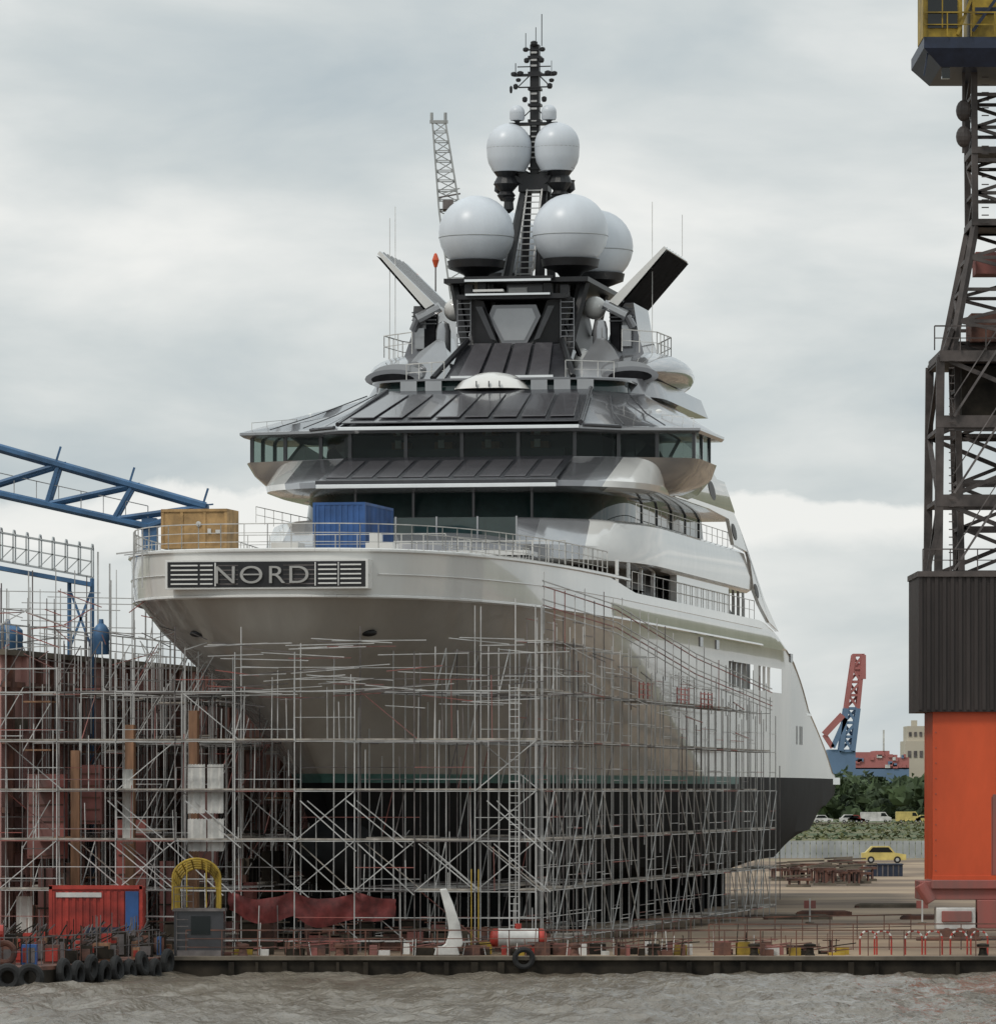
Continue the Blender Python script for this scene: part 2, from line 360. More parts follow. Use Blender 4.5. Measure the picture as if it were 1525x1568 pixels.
# upper deck : glass, pods
mb=MB()
mb.loft([plan(52.6,66,6.6,4,3,27.95),plan(52.8,66,6.5,4,3,28.55)],5)
mb.loft([plan(52.4,66,6.8,4,3,28.52),plan(52.4,66,6.8,4,3,28.62)],8)
for x in(-4.2,-2.9,2.6,3.8,5.0): mb.box(x-.5,x+.35,52.35,52.45,28.0,28.5,2)
mb.loft([plan(51.4,54,2.0,1.6,2.2,28.05),plan(51.7,54,1.7,1.6,2.2,28.5),plan(52.2,54,1.0,1.6,2.2,28.85),plan(52.6,54,.5,1.6,2.2,28.95)],0)
for x in(-.55,.1,.65): mb.box(x-.02,x+.02,51.3,51.5,28.1,28.4,6)
mb.loft([plan(55,75,8.0,6,3,27.9),plan(56,75,7.6,6,3,28.9)],8)
for sg in(1,-1):
    prof=[]
    for k in range(17):
        t=k/16; s=58.5+t*15; w=2.35*math.sin(math.pi*min(1,.12+t*.86))**.55; h=1.15*math.sin(math.pi*min(1,.10+t*.86))**.6
        cx=6.1; cz=29.3+.35*math.sin(math.pi*t)
        prof.append([(sg*(cx+w*math.cos(a*math.pi/12)),s,cz+h*math.sin(a*math.pi/12)*(1.0 if a<12 else .8)) for a in range(24)])
    mb.loft(prof,2)
    mb.loft([[(sg*(6.3+1.35*math.cos(a*math.pi/10)),59.1,29.1+.42*math.sin(a*math.pi/10)) for a in range(20)],[(sg*(6.3+1.5*math.cos(a*math.pi/10)),58.35,29.08+.5*math.sin(a*math.pi/10)) for a in range(20)],[(sg*(6.3+1.2*math.cos(a*math.pi/10)),58.33,29.05+.34*math.sin(a*math.pi/10)) for a in range(20)]],8)
    mb.prism([(sg*(6.3+1.15*math.cos(a*math.pi/10)),58.28,29.05+.3*math.sin(a*math.pi/10)) for a in range(20)],(0,.04,0),9)
    mb.prism([(sg*3.0,58,28.7),(sg*6.4,58.2,28.7),(sg*5.2,60,30.6),(sg*4.2,61.5,31.6)],(0,3,0),2)
    mb.loft([[(sg*4.3,62,30),(sg*6.6,62,30),(sg*6.6,68,30),(sg*4.3,68,30)],[(sg*4.6,62.3,31.6),(sg*6.1,62.3,31.6),(sg*6.1,67.5,31.6),(sg*4.6,67.5,31.6)],[(sg*4.6,62.0,33.2),(sg*5.9,62.0,33.2),(sg*5.9,67,33.2),(sg*4.6,67,33.2)]],8)
    mb.box(*sorted((sg*4.7,sg*5.2)),61.75,62.1,30.4,33.0,9); mb.box(*sorted((sg*5.3,sg*5.8)),61.8,62.1,30.9,32.0,2)
    for k in range(4): mb.box(*sorted((sg*4.65,sg*5.95)),61.7,61.8,32.2+k*.2,32.26+k*.2,6)
    mb.rev((sg*4.2,61.5,30.6),[(.4,0),(.4,1.2),(.3,1.6),(.02,1.75)],16,2)
    def wp(x,z,s): return (sg*x,s,z)
    b0,b1,t0,t1=(4.7,33.25),(5.15,33.0),(7.75,35.95),(7.62,36.1)
    inner=[wp(*b0,61.4),wp(*t1,61.4),wp(*t1,69),wp(*b0,69)]
    outer=[wp(b1[0],b1[1],61.4),wp(*t0,61.4),wp(*t0,69),wp(b1[0],b1[1],69)]
    mb.hexa(outer,inner,0)
    mb.add([wp(b1[0]+.10,b1[1]-.05,61.4),wp(t0[0]+.05,t0[1]-.10,61.4),wp(t0[0]+.05,t0[1]-.10,69),wp(b1[0]+.10,b1[1]-.05,69)],[(0,1,2,3)],9)
    for k in range(1,7):
        a=Vector(wp(*b0,61.4+k*1.05))+Vector((0,0,.03)); b=Vector(wp(*t1,61.4+k*1.05))+Vector((0,0,.03)); mb.bar(a,b,.03,2)
    mb.bar(wp(4.4,33.1,61.6),wp(5.6,32.5,61.6),.28,2,8); mb.bar(wp(5.6,32.5,61.6),wp(5.9,31.9,61.8),.22,8,8)
    mb.ball((sg*3.75,62.5,33.0),.62,.62,.62,16,12,0)
mb.obj('upper_deck_pods',WH,Y,smooth=True,angle=35)
mb=MB()
for sg in(1,-1):
    mb.rail([(sg*7.3,61,30.4),(sg*7.3,66,30.5),(sg*6,70,30.5)],1.15,1.2,.03,0,2)
    mb.rail([(sg*7.3,61,30.4),(sg*5.6,60,30.5)],1.15,.8,.03,0,2)
    mb.rail([(sg*5.5,58,28.9),(sg*3.2,56.5,28.9)],.9,.9,.03,0,2)
    mb.bar((sg*6.9,62,30),(sg*6.9,62,38.5),.022,0)
for x,s,z0,z1 in [(-7.4,63,30,38),(7.9,66,36,38.2)]: mb.bar((x,s,z0),(x,s,z1),.02,0)
mb.obj('upper_railing',['whitem'],Y)
# mast base
mb=MB()
def blk(w0,w1,s0,s1,s2,s3,z0,z1,m): mb.loft([[(-w0,s0,z0),(w0,s0,z0),(w0,s1,z0),(-w0,s1,z0)],[(-w1,s2,z1),(w1,s2,z1),(w1,s3,z1),(-w1,s3,z1)]],m)
blk(3.3,2.6,56,70,59.5,70,28.6,30.9,6)
for i in range(4):
    x=-2.5+i*5.0/4; a=[(x+.06,56.2,28.85),(x+1.1,56.2,28.85),((x+1.1)*.86,59.3,30.85),((x+.06)*.86,59.3,30.85)]
    mb.hexa([(p[0],p[1],p[2]) for p in a],[(p[0],p[1]-.02,p[2]+.1) for p in a],3)
mb.box(-2.7,2.7,55.55,55.75,28.86,28.98,4); mb.box(-3.7,3.7,55.7,56.3,28.6,28.84,7)
mb.bar((-3.7,55.9,28.9),(-2.5,59.4,31.1),.16,7,6); mb.bar((3.7,55.9,28.9),(2.5,59.4,31.1),.16,7,6)
blk(2.7,2.2,60,70,61,70,30.9,33.3,7)
hx=[(-1.15,33.0),(1.15,33.0),(1.4,32.4),(.65,30.95),(-.65,30.95),(-1.4,32.4)]
mb.prism([(x-.1,59.9,z) for x,z in hx],(0,1.0,0),8)
mb.prism([(x*.82-.1,59.86,31.95+(z-31.95)*.82) for x,z in hx],(0,.05,0),2)
for sg in(1,-1):
    mb.prism([(sg*1.7,59.6,33.2),(sg*2.9,60,33.4),(sg*2.3,60,31.0),(sg*.9,59.6,30.9)],(0,1,0),7)
    mb.prism([(sg*1.75,59.5,32.9),(sg*2.1,59.5,32.9),(sg*1.3,59.5,31.2),(sg*1.0,59.5,31.1)],(0,.06,0),6)
    mb.bar((sg*2.5,60,29.6),(sg*3.5,61,34.2),.26,7,6); mb.bar((sg*3.6,61,29.5),(sg*2.0,60,33.4),.13,7,6)
    for k in range(9): mb.bar((2.75*sg-.35,59.7,30.7+.3*k),(2.75*sg+.35,59.7,30.7+.3*k),.03,8)
    mb.bar((2.75*sg-.35,59.7,30.6),(2.75*sg-.35,59.7,33.3),.03,8); mb.bar((2.75*sg+.35,59.7,30.6),(2.75*sg+.35,59.7,33.3),.03,8)
mb.box(-3.0,2.7,59,71,33.25,33.5,7); mb.box(-2.5,2.0,58.7,59.0,33.42,33.52,4)
mb.box(-3.9,3.8,60,72,34.2,34.45,7); mb.box(-2.7,1.9,59.5,60.0,34.22,34.34,4); mb.box(-2.75,2,59.6,60,34.34,34.5,7)
mb.box(-.7,1.2,61,70,33.5,34.2,6); mb.box(-.6,.4,60.9,61,33.55,34.0,0)
for x,s in((-3.5,62),(3.2,62),(-2.2,66),(2.2,66),(3.4,69),(-1.6,61),(1.9,61.5)): mb.bar((x*.8,s,32),(x*.95,s,34.4),.24,7,6)
for x,z in((-2.6,33.9),(-1.9,34.0),(2.5,33.8),(1.6,33.9)): mb.box(x-.22,x+.22,60.2,60.7,z-.35,z+.25,7)
mb.ball((3.3,61.2,29.9),.5,.6,.9,14,10,0)
mb.box(-2.1,-.5,58.75,59.1,33.62,33.74,0)
mb.obj('mast_base',WH,Y,smooth=True,angle=30)
# domes
def dome(x,s,z,r,ped):
    prof=[]
    for j in range(15):
        t=math.pi*j/14*.86
        prof.append((max(.001,r*math.sin(t)),r*math.cos(t)))
    prof.append((r*.42,-r*.98)); 
    mbD.rev((x,s,z),prof[::-1],32,0)
    mbD.torus((x,s,z-r*.12),r*.992,.010*r+.006,(0,0,1),2,32,5)
    mbD.rev((x,s,z-r*.9-ped),[(r*.22,0),(r*.35,ped*.5),(r*.74,ped*.9),(r*.78,ped+.16*r),(r*.6,ped+.2*r)],20,1)
mbD=MB()
for s in(62,70.5):
    for sg in(1,-1): dome(sg*2.52,s,37.0,2.0,.75)
for sg in(1,-1):
    dome(sg*1.3,65,41.95,1.20,.8)
    dome(sg*.86,65,43.72,.40,.25)
for sg in(1,-1): mbD.rev((sg*1.3,65,41.0),[(.85,-.45),(1.10,0),(1.18,.35),(1.21,.95)],28,0); mbD.rev((sg*.86,65,43.3),[(.36,0),(.41,.1),(.41,.45)],16,0)
mbD.obj('radome',['dome','black','fence'],Y,smooth=True,angle=50)
# mast column
mb=MB()
for sg in(1,-1):
    mb.bar((sg*.95-.35,63.5,34.2),(sg*.5,65.5,40.0),.3,0,6,.2)
    mb.bar((sg*.8-.2,67.5,34.2),(sg*.5,66.5,40),.25,0,6,.2)
    for a,b,z in((.3,1.3,40.1),(.3,1.5,40.6)): mb.bar((sg*a,65.3,z-.3),(sg*b,65,z+.3),.25,0,6)
    mb.rev((sg*1.45,65,39.0),[(.3,0),(.5,.3),(.35,.5),(.7,.9),(.5,1.3),(.8,1.7)],14,0)
    mb.rev((sg*1.9,65.5,39.4),[(.05,0),(.3,.2),(.25,.6),(.3,.7)],10,0)
    mb.rev((sg*1.25,64.6,38.3),[(.05,0),(.28,.2),(.25,.6),(.36,.8),(.1,.9)],10,0)
for k in range(16):
    z=34.6+k*.33; w=.45; o=-.25+.02*k; mb.bar((o-w,63.2+.12*k,z),(o+w,63.2+.12*k,z),.04,1)
for sg in(1,-1): mb.bar((-.25+sg*.45,63.2,34.4),(.1+sg*.4,65.1,39.8),.05,1)
mb.box(-.8,.8,65,66.2,39.5,40.4,0); mb.box(-.24,.24,65.4,65.9,40,47.4,0)
for k in range(8):
    z=40.7+k*.85; mb.box(-.34,.34,65.3,66,z,z+.14,0)
mb.box(-1.3,1.3,65,65.5,43.05,43.19,0)
mb.bar((-1.1,65.3,45.75),(1.1,65.3,45.75),.10,0); mb.bar((-.85,65.3,45.1),(.85,65.3,45.1),.05,0)
mb.bar((-.6,65.3,47.1),(.6,65.3,47.1),.06,0); mb.bar((-.9,65.3,46.2),(.9,65.3,46.2),.04,0)
for x,z,r,h in [(-1.1,45.8,.16,.24),(1.1,45.8,.16,.24),(-.75,45.8,.18,.28),(.75,45.8,.18,.28),(-1.0,45.1,.13,.3),(.85,45.1,.15,.3),(-.5,44.4,.14,.3),(.55,44.4,.14,.3),(-.45,47.1,.15,.24),(.45,47.1,.15,.24),(0,47.4,.19,.28),(-1.25,44.9,.08,.4),(-.4,46.5,.15,.28),(.4,46.5,.15,.28),(-.85,45.5,.14,.2),(.95,45.45,.14,.2)]:
    mb.rev((x,65.3,z-.1),[(r*.6,0),(r,h*.3),(r,h*.8),(r*.4,h)],10,0)
for x,z0,z1,r in [(-.45,47.2,48.0,.025),(.42,47.3,49.0,.03),(.1,47.5,48.3,.025),(-1.0,45.8,46.4,.03),(.95,45.8,46.5,.02)]: mb.bar((x,65.3,z0),(x,65.3,z1),r,0)
for sg in(1,-1):
    for z in(43.2,45.1): mb.bar((0,65.5,z+.9),(sg*.9,65.3,z),.04,0)
for z in [41.3+.28*k for k in range(8)]: mb.box(-.14,.14,65.25,65.3,z,z+.07,1)
for z in [43.9,44.3,44.7,46.2,46.5,46.9]: mb.box(-.16,.16,65.22,65.28,z,z+.10,1)
mb.obj('mast',['black','galv'],Y)
def container(name,x,s,z,w,l,h,rz,mk,base=True):
    e=empty(name,h2w(x,s,z),-A+rz); mb=MB()
    mb.box(-w/2+.03,w/2-.03,.03,l-.03,.12,h-.1,0)
    for sx in(-w/2,w/2-.12):
        for sy in(0,l-.12): mb.box(sx,sx+.12,sy,sy+.12,0,h,1)
    for z0,z1 in((0,.16),(h-.12,h)):
        mb.box(-w/2+.12,w/2-.12,0,.1,z0,z1,1); mb.box(-w/2+.12,w/2-.12,l-.1,l,z0,z1,1)
        mb.box(-w/2,-w/2+.1,.12,l-.12,z0,z1,1); mb.box(w/2-.1,w/2,.12,l-.12,z0,z1,1)
    n=int(w/.28)
    for i in range(n): 
        x0=-w/2+.15+i*(w-.3)/n; mb.box(x0,x0+.13,-.0,.05,.18,h-.14,0)
    n=int(l/.28)
    for i in range(n):
        y0=.15+i*(l-.3)/n; mb.box(w/2-.05,w/2+.0,y0,y0+.13,.18,h-.14,0); mb.box(-w/2,-w/2+.05,y0,y0+.13,.18,h-.14,0)
    mb.obj('shell',[mk,mk],e); return e
container('shipping_container',-1.0,19.5,17.9,2.44,6.06,2.72,math.radians(-1),'blue')
e=empty('plywood_crate',h2w(-3.9,3.2,17.3),-A); mb=MB(); mb.box(-1.45,1.45,0,2.2,.55,2.25,0)
for x in(-1.45,-.6,.4,1.33): mb.box(x,x+.12,-.04,0.0,.55,2.25,0)
for z in(.55,2.13): mb.box(-1.45,1.45,-.06,-.04,z,z+.12,0)
mb.box(-1.4,1.4,.1,2.1,0,.5,1); mb.ball((.2,-.05,1.6),.12,.04,.12,8,6,2); mb.box(.6,.75,-.05,-.03,1.2,1.4,2); mb.box(.95,1.15,-.05,-.03,1.2,1.35,2)
mb.obj('crate_shell',['tan','dgrey','whitem'],e)
# ============================================================ SCAFFOLDING
sc=MB(); Z=[1.15+2.1*k for k in range(8)]
gm=lambda: 0 if R.random()<.64 else (1 if R.random()<.6 else 2)
T=.027
def bay(p,q,ztop,brace=True,board=True,w=None,full=True,den=1.0):
    for k,z in enumerate(Z):
        if z>ztop: break
        m=gm()
        sc.bar((p[0],p[1],z),(q[0],q[1],z),T,m)
        if full and R.random()<.6*den: sc.bar((p[0],p[1],z+1),(q[0],q[1],z+1),T*.8,gm())
        if full and R.random()<.3*den: sc.bar((p[0],p[1],z+.5),(q[0],q[1],z+.5),T*.8,gm())
def upright(p,ztop,z0=GZ):
    dx=R.uniform(-.03,.03); sc.bar((p[0],p[1],z0),(p[0]+dx,p[1],ztop),T*1.15,0 if R.random()<.82 else 1)
def deckboard(p,q,off,z,m=3):
    a=(p[0],p[1],z);b=(q[0],q[1],z); 
    sc.hexa([a,b,(b[0]+off[0],b[1]+off[1],z),(a[0]+off[0],a[1]+off[1],z)],[(a[0],a[1],z+.07),(b[0],b[1],z+.07),(b[0]+off[0],b[1]+off[1],z+.07),(a[0]+off[0],a[1]+off[1],z+.07)],m)
ST=2.57
xs=[-16.6+ST*i for i in range(12)]
for i,x in enumerate(xs):
    for r,s in enumerate((-.9,.35)):
        tp=13.3+R.choice([0,.4,1.1,-.6,-1.2]) + (.4 if x<-9 else 0)
        if i>=len(xs)-2: tp=15.2
        upright((x,s),tp)
for i in range(len(xs)-1):
    x0,x1=xs[i],xs[i+1]
    for r,s in enumerate((-.9,.35)): bay((x0,s),(x1,s),(13.0 if (i<4 or i>9) else 11.8),den=.6 if x0>-6 else 1.1)
    for k,z in enumerate(Z[:5]):
        if z<2: continue
        if R.random()<(.95 if k in(3,4) else .5): deckboard((x0,-.85),(x1,-.85),(0,1.1),z+.04,3)
        if k<4 and R.random()<.28: sc.bar((x0,-.95,z),(x1,-.95,z+2.1),T,0)
    for k in range(-1,5): 
        za=max(GZ,Z[k+1]-2.1)
        if R.random()<.22: sc.bar((x1,.3,za),(x0,.3,za+2.1),T,gm())
    for z in Z[:6]: sc.bar((x0,-.95,z),(x0,.4,z),T,0)
for i in range(3,11):
    for z0 in(Z[1]+.1,Z[2]-.2):
        x=xs[i]+R.uniform(-.4,.6)
        if R.random()<.8:
            for dy,dx in((-1.0,0),(-.5,R.uniform(.15,.4))): sc.bar((x+dx,dy,z0+1.9),(x+2.4+dx,dy,z0-R.uniform(0,.3)),T*1.1,R.choice([0,0,3]))
def side(sg,s0,s1,xo,ztf):
    n=int((s1-s0)/ST)
    for i in range(n+1):
        s=s0+i*ST; zt=ztf(s)+R.choice([0,.3,.9,-.4])
        for x in(xo,xo-1.15): upright((sg*x,s),zt)
        if R.random()<.5: upright((sg*xo,s+R.uniform(.5,2)),zt-R.uniform(0,3),R.uniform(1,6))
        for z in Z:
            if z<zt: sc.bar((sg*xo,s,z),(sg*(xo-1.15),s,z),T,0)
        if i<n:
            for x in(xo,xo-1.15): bay((sg*x,s),(sg*x,s+ST),ztf(s)-.3,den=1.0)
            for k,z in enumerate(Z):
                if z<ztf(s)-.5:
                    if R.random()<.6: deckboard((sg*xo,s),(sg*xo,s+ST),(-sg*1.1,0),z+.04,3)
                    if R.random()<.4 and z<7: sc.bar((sg*(xo+.05),s,z),(sg*(xo+.05),s+ST,z+2.1),T,0)
                    if R.random()<.4 and z<7: sc.bar((sg*(xo+.05),s+ST,z),(sg*(xo+.05),s,z+2.1),T,0)
side(1,.35,76,11.75,lambda s: interp(s,[(0,15.6),(5,14.6),(30,13.4),(50,12.3),(80,11.4)]))
side(-1,6,70,11.75,lambda s: interp(s,[(0,13.5),(40,12.6)]))
for zz in(0,.45,.9,1.9,2.3):
    pts=[(11.75,.35,15.0+zz*.55),(11.75,20,14.6+zz*.55),(11.7,45,13.0+zz*.55),(11.4,76,11.9+zz*.5)]
    for a,b in zip(pts,pts[1:]): sc.bar(a,b,T*1.1,2 if zz in(.45,1.9) else 0)
for i in range(28):
    s=.5+i*2.6; zt=interp(s,[(0,16.3),(20,15.9),(45,14.4),(76,13.2)])+R.uniform(-.3,.5); sc.bar((11.78,s,zt-2.6),(11.78,s,zt),T,gm())
for sg in(1,-1):
    for j in range(13):
        s=3.2+j*ST
        for x in(2.2,4.3,6.6,8.9):
            z=3.0
            while z<15 and hullw(z,s)<x-.25: z+=.3
            if hullw(2.8,s)>x: continue
            zt=min(z,13.6)
            if zt<2.5: continue
            if R.random()<.8:
                upright((sg*x,s),zt)
                for k,zz in enumerate(Z):
                    if zz<zt-.2:
                        if R.random()<.75: sc.bar((sg*x,s,zz),(sg*x,s+ST,zz),T,1 if R.random()<.5 else 0)
                        if x>2.3 and hullw(zz,s)<x-2.2: sc.bar((sg*x,s,zz),(sg*(x-2.2),s,zz),T,1 if R.random()<.5 else 0)
                        if R.random()<.2: sc.bar((sg*x,s,zz),(sg*x,s+ST,min(zt,zz+2.1)),T,gm())
                        if R.random()<.2 and x>2.3 and hullw(zz+1,s)<x-2.2: deckboard((sg*x,s),(sg*x,s+ST),(-sg*1.2,0),zz+.04)
for s in(5,9,14,19,26):
    for i in range(8):
        x=-13.2+i*1.25+R.uniform(-.1,.1)
        if abs(x)<hullw(6,s)+.6: continue
        upright((x,s),R.uniform(10,14.2))
        for z in Z[:6]:
            zz=z+R.choice([0,0,.3,-.4])
            if R.random()<.65: sc.bar((x,s,zz),(x+1.25,s,zz),T,R.choice([0,1,2,1]))
            if R.random()<.25: sc.bar((x,s,zz),(x+1.25,s,zz+2.1),T,gm())
            if R.random()<.3: deckboard((x,s),(x+1.25,s),(0,1),zz+.05,R.choice([3,3,6]))
for x in(10.6,11.0): sc.bar((x,-1.15,GZ),(x,-1.15,11.9),.03,0)
z=GZ
while z<11.8: sc.bar((10.6,-1.15,z),(11.0,-1.15,z),.02,0); z+=.3
for x in(9.0,9.3): sc.bar((x,-1.2,GZ),(x,-1.2,4.2),.03,5)
for i in range(80):
    x=R.uniform(-13,11.5); s=R.uniform(-.9,.4); z0=R.choice(Z[:5]); sc.bar((x,s,z0),(x+R.uniform(-.05,.05),s,z0+R.uniform(1.2,3.2)),T*.9,gm())
for i in range(60):
    x=R.uniform(-3,10.5); z0=R.choice([11.0,11.6,12.2,13.0,13.4])+R.uniform(0,.5); L=R.uniform(1.5,4); sc.bar((x,R.uniform(-.9,.3),z0),(x+L,R.uniform(-.9,.3),z0+R.uniform(-.25,.25)),T,gm())
for i in range(34):
    s=R.uniform(3,60); z0=interp(s,[(0,13.5),(76,11.4)])+R.uniform(-1.5,.8); sc.bar((11.8,s,z0),(11.8,s+R.uniform(3,8),z0+R.uniform(-.5,.2)),T,gm())
for (x,s,a,b) in [(11.2,30,12.0,12.7),(11.8,38,11.9,12.6),(11.8,46,11.8,12.5)]:
    for k in range(3): sc.bar((x,s,a+k*.25),(x,s+4,a+k*.25),.035,7)
    for k in range(4): sc.bar((x,s+k*1.3,a-.2),(x,s+k*1.3,a+.6),.035,7)
sc.obj('scaffolding',['galv','galvd','redd','board','whitem','yelld','timber','redp'],frame=Y)
mb=MB()
for x0,x1,z0,z1,s in [(-3.3,-2.55,6.5,8.6,-.5),(-2.45,-1.75,6.5,8.6,-.5),(-3.3,-2.5,4.9,6.3,-.5),(-2.45,-1.75,4.9,6.3,-.45),(-6.3,-5.85,5.2,8.4,.2),(-10.9,-10.2,1.4,3.0,0)]:
    n=6
    for i in range(n):
        a=x0+(x1-x0)*i/n;b=x0+(x1-x0)*(i+1)/n; o0=.06*math.sin(i*2.1);o1=.06*math.sin((i+1)*2.1)
        mb.add([(a,s+o0,z0),(b,s+o1,z0+.03),(b,s+o1,z1),(a,s+o0,z1-.04)],[(0,1,2,3)])
mb.obj('debris_sheeting',['sheet'],frame=Y)
mb=MB()
n=90; m_=12
def TP(i,j):
    t=i/n; q=j/m_; x=-1.6+t*7.2; 
    zt=3.2-.28*abs(math.sin(math.pi*t*2.6))+.08*noise.noise((t*9,0,0)); H=.75+.35*noise.noise((t*4,3,0))+.45*math.sin(math.pi*t)
    return (x+.1*noise.noise((t*14,q*3,1)),-.3+.16*noise.noise((t*15,q*1.2,0))+.2*q*q-.1*q,zt-H*q)
for i in range(n):
    for j in range(m_): mb.add([TP(i,j),TP(i+1,j),TP(i+1,j+1),TP(i,j+1)],[(0,1,2,3)])
mb.obj('red_tarpaulin',['tarp'],frame=Y,smooth=True,angle=180)
# ============================================================ DOCK
mb=MB()
for s in range(20,118,3): mb.box(-1,1,s,s+1.4,GZ,2.66,0)
for s in range(24,100,6):
    for x in(-5,5): mb.box(x-.8,x+.8,s,s+1.4,GZ,3.0,0)
for s in (22,40,60,80): mb.box(-7,7,s,s+.3,GZ,2.6,0)
mb.obj('keel_blocks',['anti'],frame=Y)
mb=MB()
mb.box(-18.5,-13.2,6,128,GZ,13.4,0); mb.box(-18.8,-12.9,5.7,128,13.4,13.65,1)
s=7
while s<126: mb.box(-13.2,-12.95,s,s+.35,GZ,13.4,2 if int(s)%3 else 0); s+=2.4
for z in(3.5,6.5,9.5,12): mb.box(-13.22,-13.02,6,128,z,z+.25,2)
x=-18.3
while x<-13.2: mb.box(x,x+.25,5.8,6,GZ,13.4,0); x+=1.1
for i in range(30):
    s=R.uniform(7,70); z=R.uniform(1.5,11); mb.box(-13.2,-12.9,s,s+R.uniform(.6,2.5),z,z+R.uniform(.4,1.6),R.choice([0,2,1,2]))
mb.rail([(-13.1,5.8,13.65),(-13.1,128,13.65)],1.1,2.4,.035,3,3); mb.rail([(-18.6,5.8,13.65),(-13.1,5.8,13.65)],1.1,1.4,.035,3,3)
mb.obj('dock_wing_wall',['wallr','concrete','rust','galv'],frame=Y)
mb=MB()
for i in range(30):
    x=R.uniform(-12,-3.5); s=R.uniform(2,20); w=R.uniform(.3,.9); h=R.uniform(1,4.5)
    if abs(x)<hullw(6,s)+1: continue
    mb.box(x,x+w,s,s+w,GZ,GZ+h,R.choice([0,0,1,2,3])); mb.bar((x,s-.1,GZ+h*.5),(x+w,s-.1,GZ+h*.5),.05,1); mb.bar((x+w/2,s-.1,GZ),(x+w/2,s-.1,GZ+h),.05,1)
for x,h in((-9.3,9.2),(-6.9,10.3),(-4.1,10.9)): mb.box(x,x+.38,3.0,3.4,GZ,h,4)
for x,w,z0,z1,s in((-12.3,1.7,4.5,8.2,7),(-10.2,1.0,6.0,8.6,8),(-8.4,1.3,2.0,6.2,7.5),(-5.4,1.1,3.0,7.4,9)): 
    mb.box(x,x+w,s,s+.5,z0,z1,2)
    for k in range(5): mb.box(x+.08,x+w-.08,s-.04,s,z0+.1+k*(z1-z0)/5,z0+.16+k*(z1-z0)/5,0)
    for xx in(x+.1,x+w-.2): mb.box(xx,xx+.1,s+.1,s+.2,GZ,z0,0)
mb.obj('dock_equipment',['rust','quayd','redd','concrete','timber'],frame=Y)
mb=MB()
for i in range(60):
    x=R.uniform(-8,11); s=R.uniform(1.5,9); w=R.uniform(.3,1.2); h=R.uniform(.2,1.2)
    mb.box(x,x+w,s,s+w*.6,GZ,GZ+h,R.choice([0,1,2,1,4,4])); mb.box(x+.05,x+w-.05,s+.05,s+w*.5,GZ+h,GZ+h+.08,1); mb.bar((x-.3,s,GZ+h+.1),(x+w+.4,s,GZ+h+.12),.04,R.choice([2,4]))
mb.obj('dock_stores',['redd','quayd','concrete','navy','rust'],frame=Y)
# ============================================================ GROUND, QUAY, WATER
def gmat():
    m=bpy.data.materials.new('ground_mix'); m.use_nodes=True; nt=m.node_tree; b=nt.nodes['Principled BSDF']; l=nt.links.new
    b.inputs['Roughness'].default_value=.9
    g=nt.nodes.new('ShaderNodeNewGeometry'); sp=nt.nodes.new('ShaderNodeSeparateXYZ'); l(g.outputs['Position'],sp.inputs[0])
    nz=nt.nodes.new('ShaderNodeTexNoise'); nz.inputs['Scale'].default_value=.06; nz.inputs['Detail'].default_value=8; l(g.outputs['Position'],nz.inputs['Vector'])
    rp=nt.nodes.new('ShaderNodeValToRGB'); e=rp.color_ramp.elements; e[0].position=.38; e[0].color=(.13,.09,.06,1); e[1].position=.62; e[1].color=(.34,.25,.165,1); l(nz.outputs[0],rp.inputs[0])
    n2=nt.nodes.new('ShaderNodeTexNoise'); n2.inputs['Scale'].default_value=.02; n2.inputs['Detail'].default_value=8; l(g.outputs['Position'],n2.inputs['Vector'])
    r2=nt.nodes.new('ShaderNodeValToRGB'); e=r2.color_ramp.elements; e[0].position=.4; e[0].color=(.05,.075,.022,1); e[1].position=.62; e[1].color=(.17,.15,.075,1); l(n2.outputs[0],r2.inputs[0])
    ad=nt.nodes.new('ShaderNodeMath'); ad.operation='MULTIPLY_ADD'; l(nz.outputs[0],ad.inputs[0]); ad.inputs[1].default_value=140; l(sp.outputs['Y'],ad.inputs[2])
    mr=nt.nodes.new('ShaderNodeMapRange'); mr.inputs[1].default_value=625; mr.inputs[2].default_value=665; l(ad.outputs[0],mr.inputs[0])
    mx=nt.nodes.new('ShaderNodeMix'); mx.data_type='RGBA'; l(mr.outputs[0],mx.inputs[0]); l(rp.outputs[0],mx.inputs[6]); l(r2.outputs[0],mx.inputs[7])
    l(mx.outputs[2],b.inputs['Base Color']); return m
M['ground']=gmat()
mb=MB(); mb.poly([(-6000,233,GZ),(6000,233,GZ),(6000,16000,GZ),(-6000,16000,GZ)]); mb.obj('ground',['ground'])
mb=MB(); mb.box(-400,400,232.6,233,-3,GZ-.12,0); mb.box(-400,400,232.45,233.3,GZ-.12,GZ+.03,1)
for i in range(-20,60): 
    if R.random()<.45: mb.box(i*1.1,i*1.1+R.uniform(.1,.3),232.38,232.6,-.3,GZ-.2,0)
mb.obj('quay_wall',['quayd','concrete'])
P0=[(-60,218.5),(-18.0,218.5),(-17.0,220.5),(-13.3,232.4),(-60,232.4)]
mb=MB(); mb.prism([(x,y,-1) for x,y in P0],(0,0,1.55),0); mb.prism([(x,y,.55) for x,y in P0],(0,0,.14),1)
mb.obj('pontoon',['quayd','rust'])
mb=MB()
for i in range(9):
    t=(i+.4)/9; x=-17.1+3.8*t; y=220.2+12*t
    mb.torus((x+.12,y-.18,.45-.22*(i%2)+R.uniform(-.08,.08)),R.uniform(.34,.46),.16,(.95,-.3,R.uniform(-.1,.2)),0,18,8)
for i in range(6): mb.torus((-22.2+i*.85,218.3,.3),.4,.16,(0,1,0),0,18,8) if i>3 else None
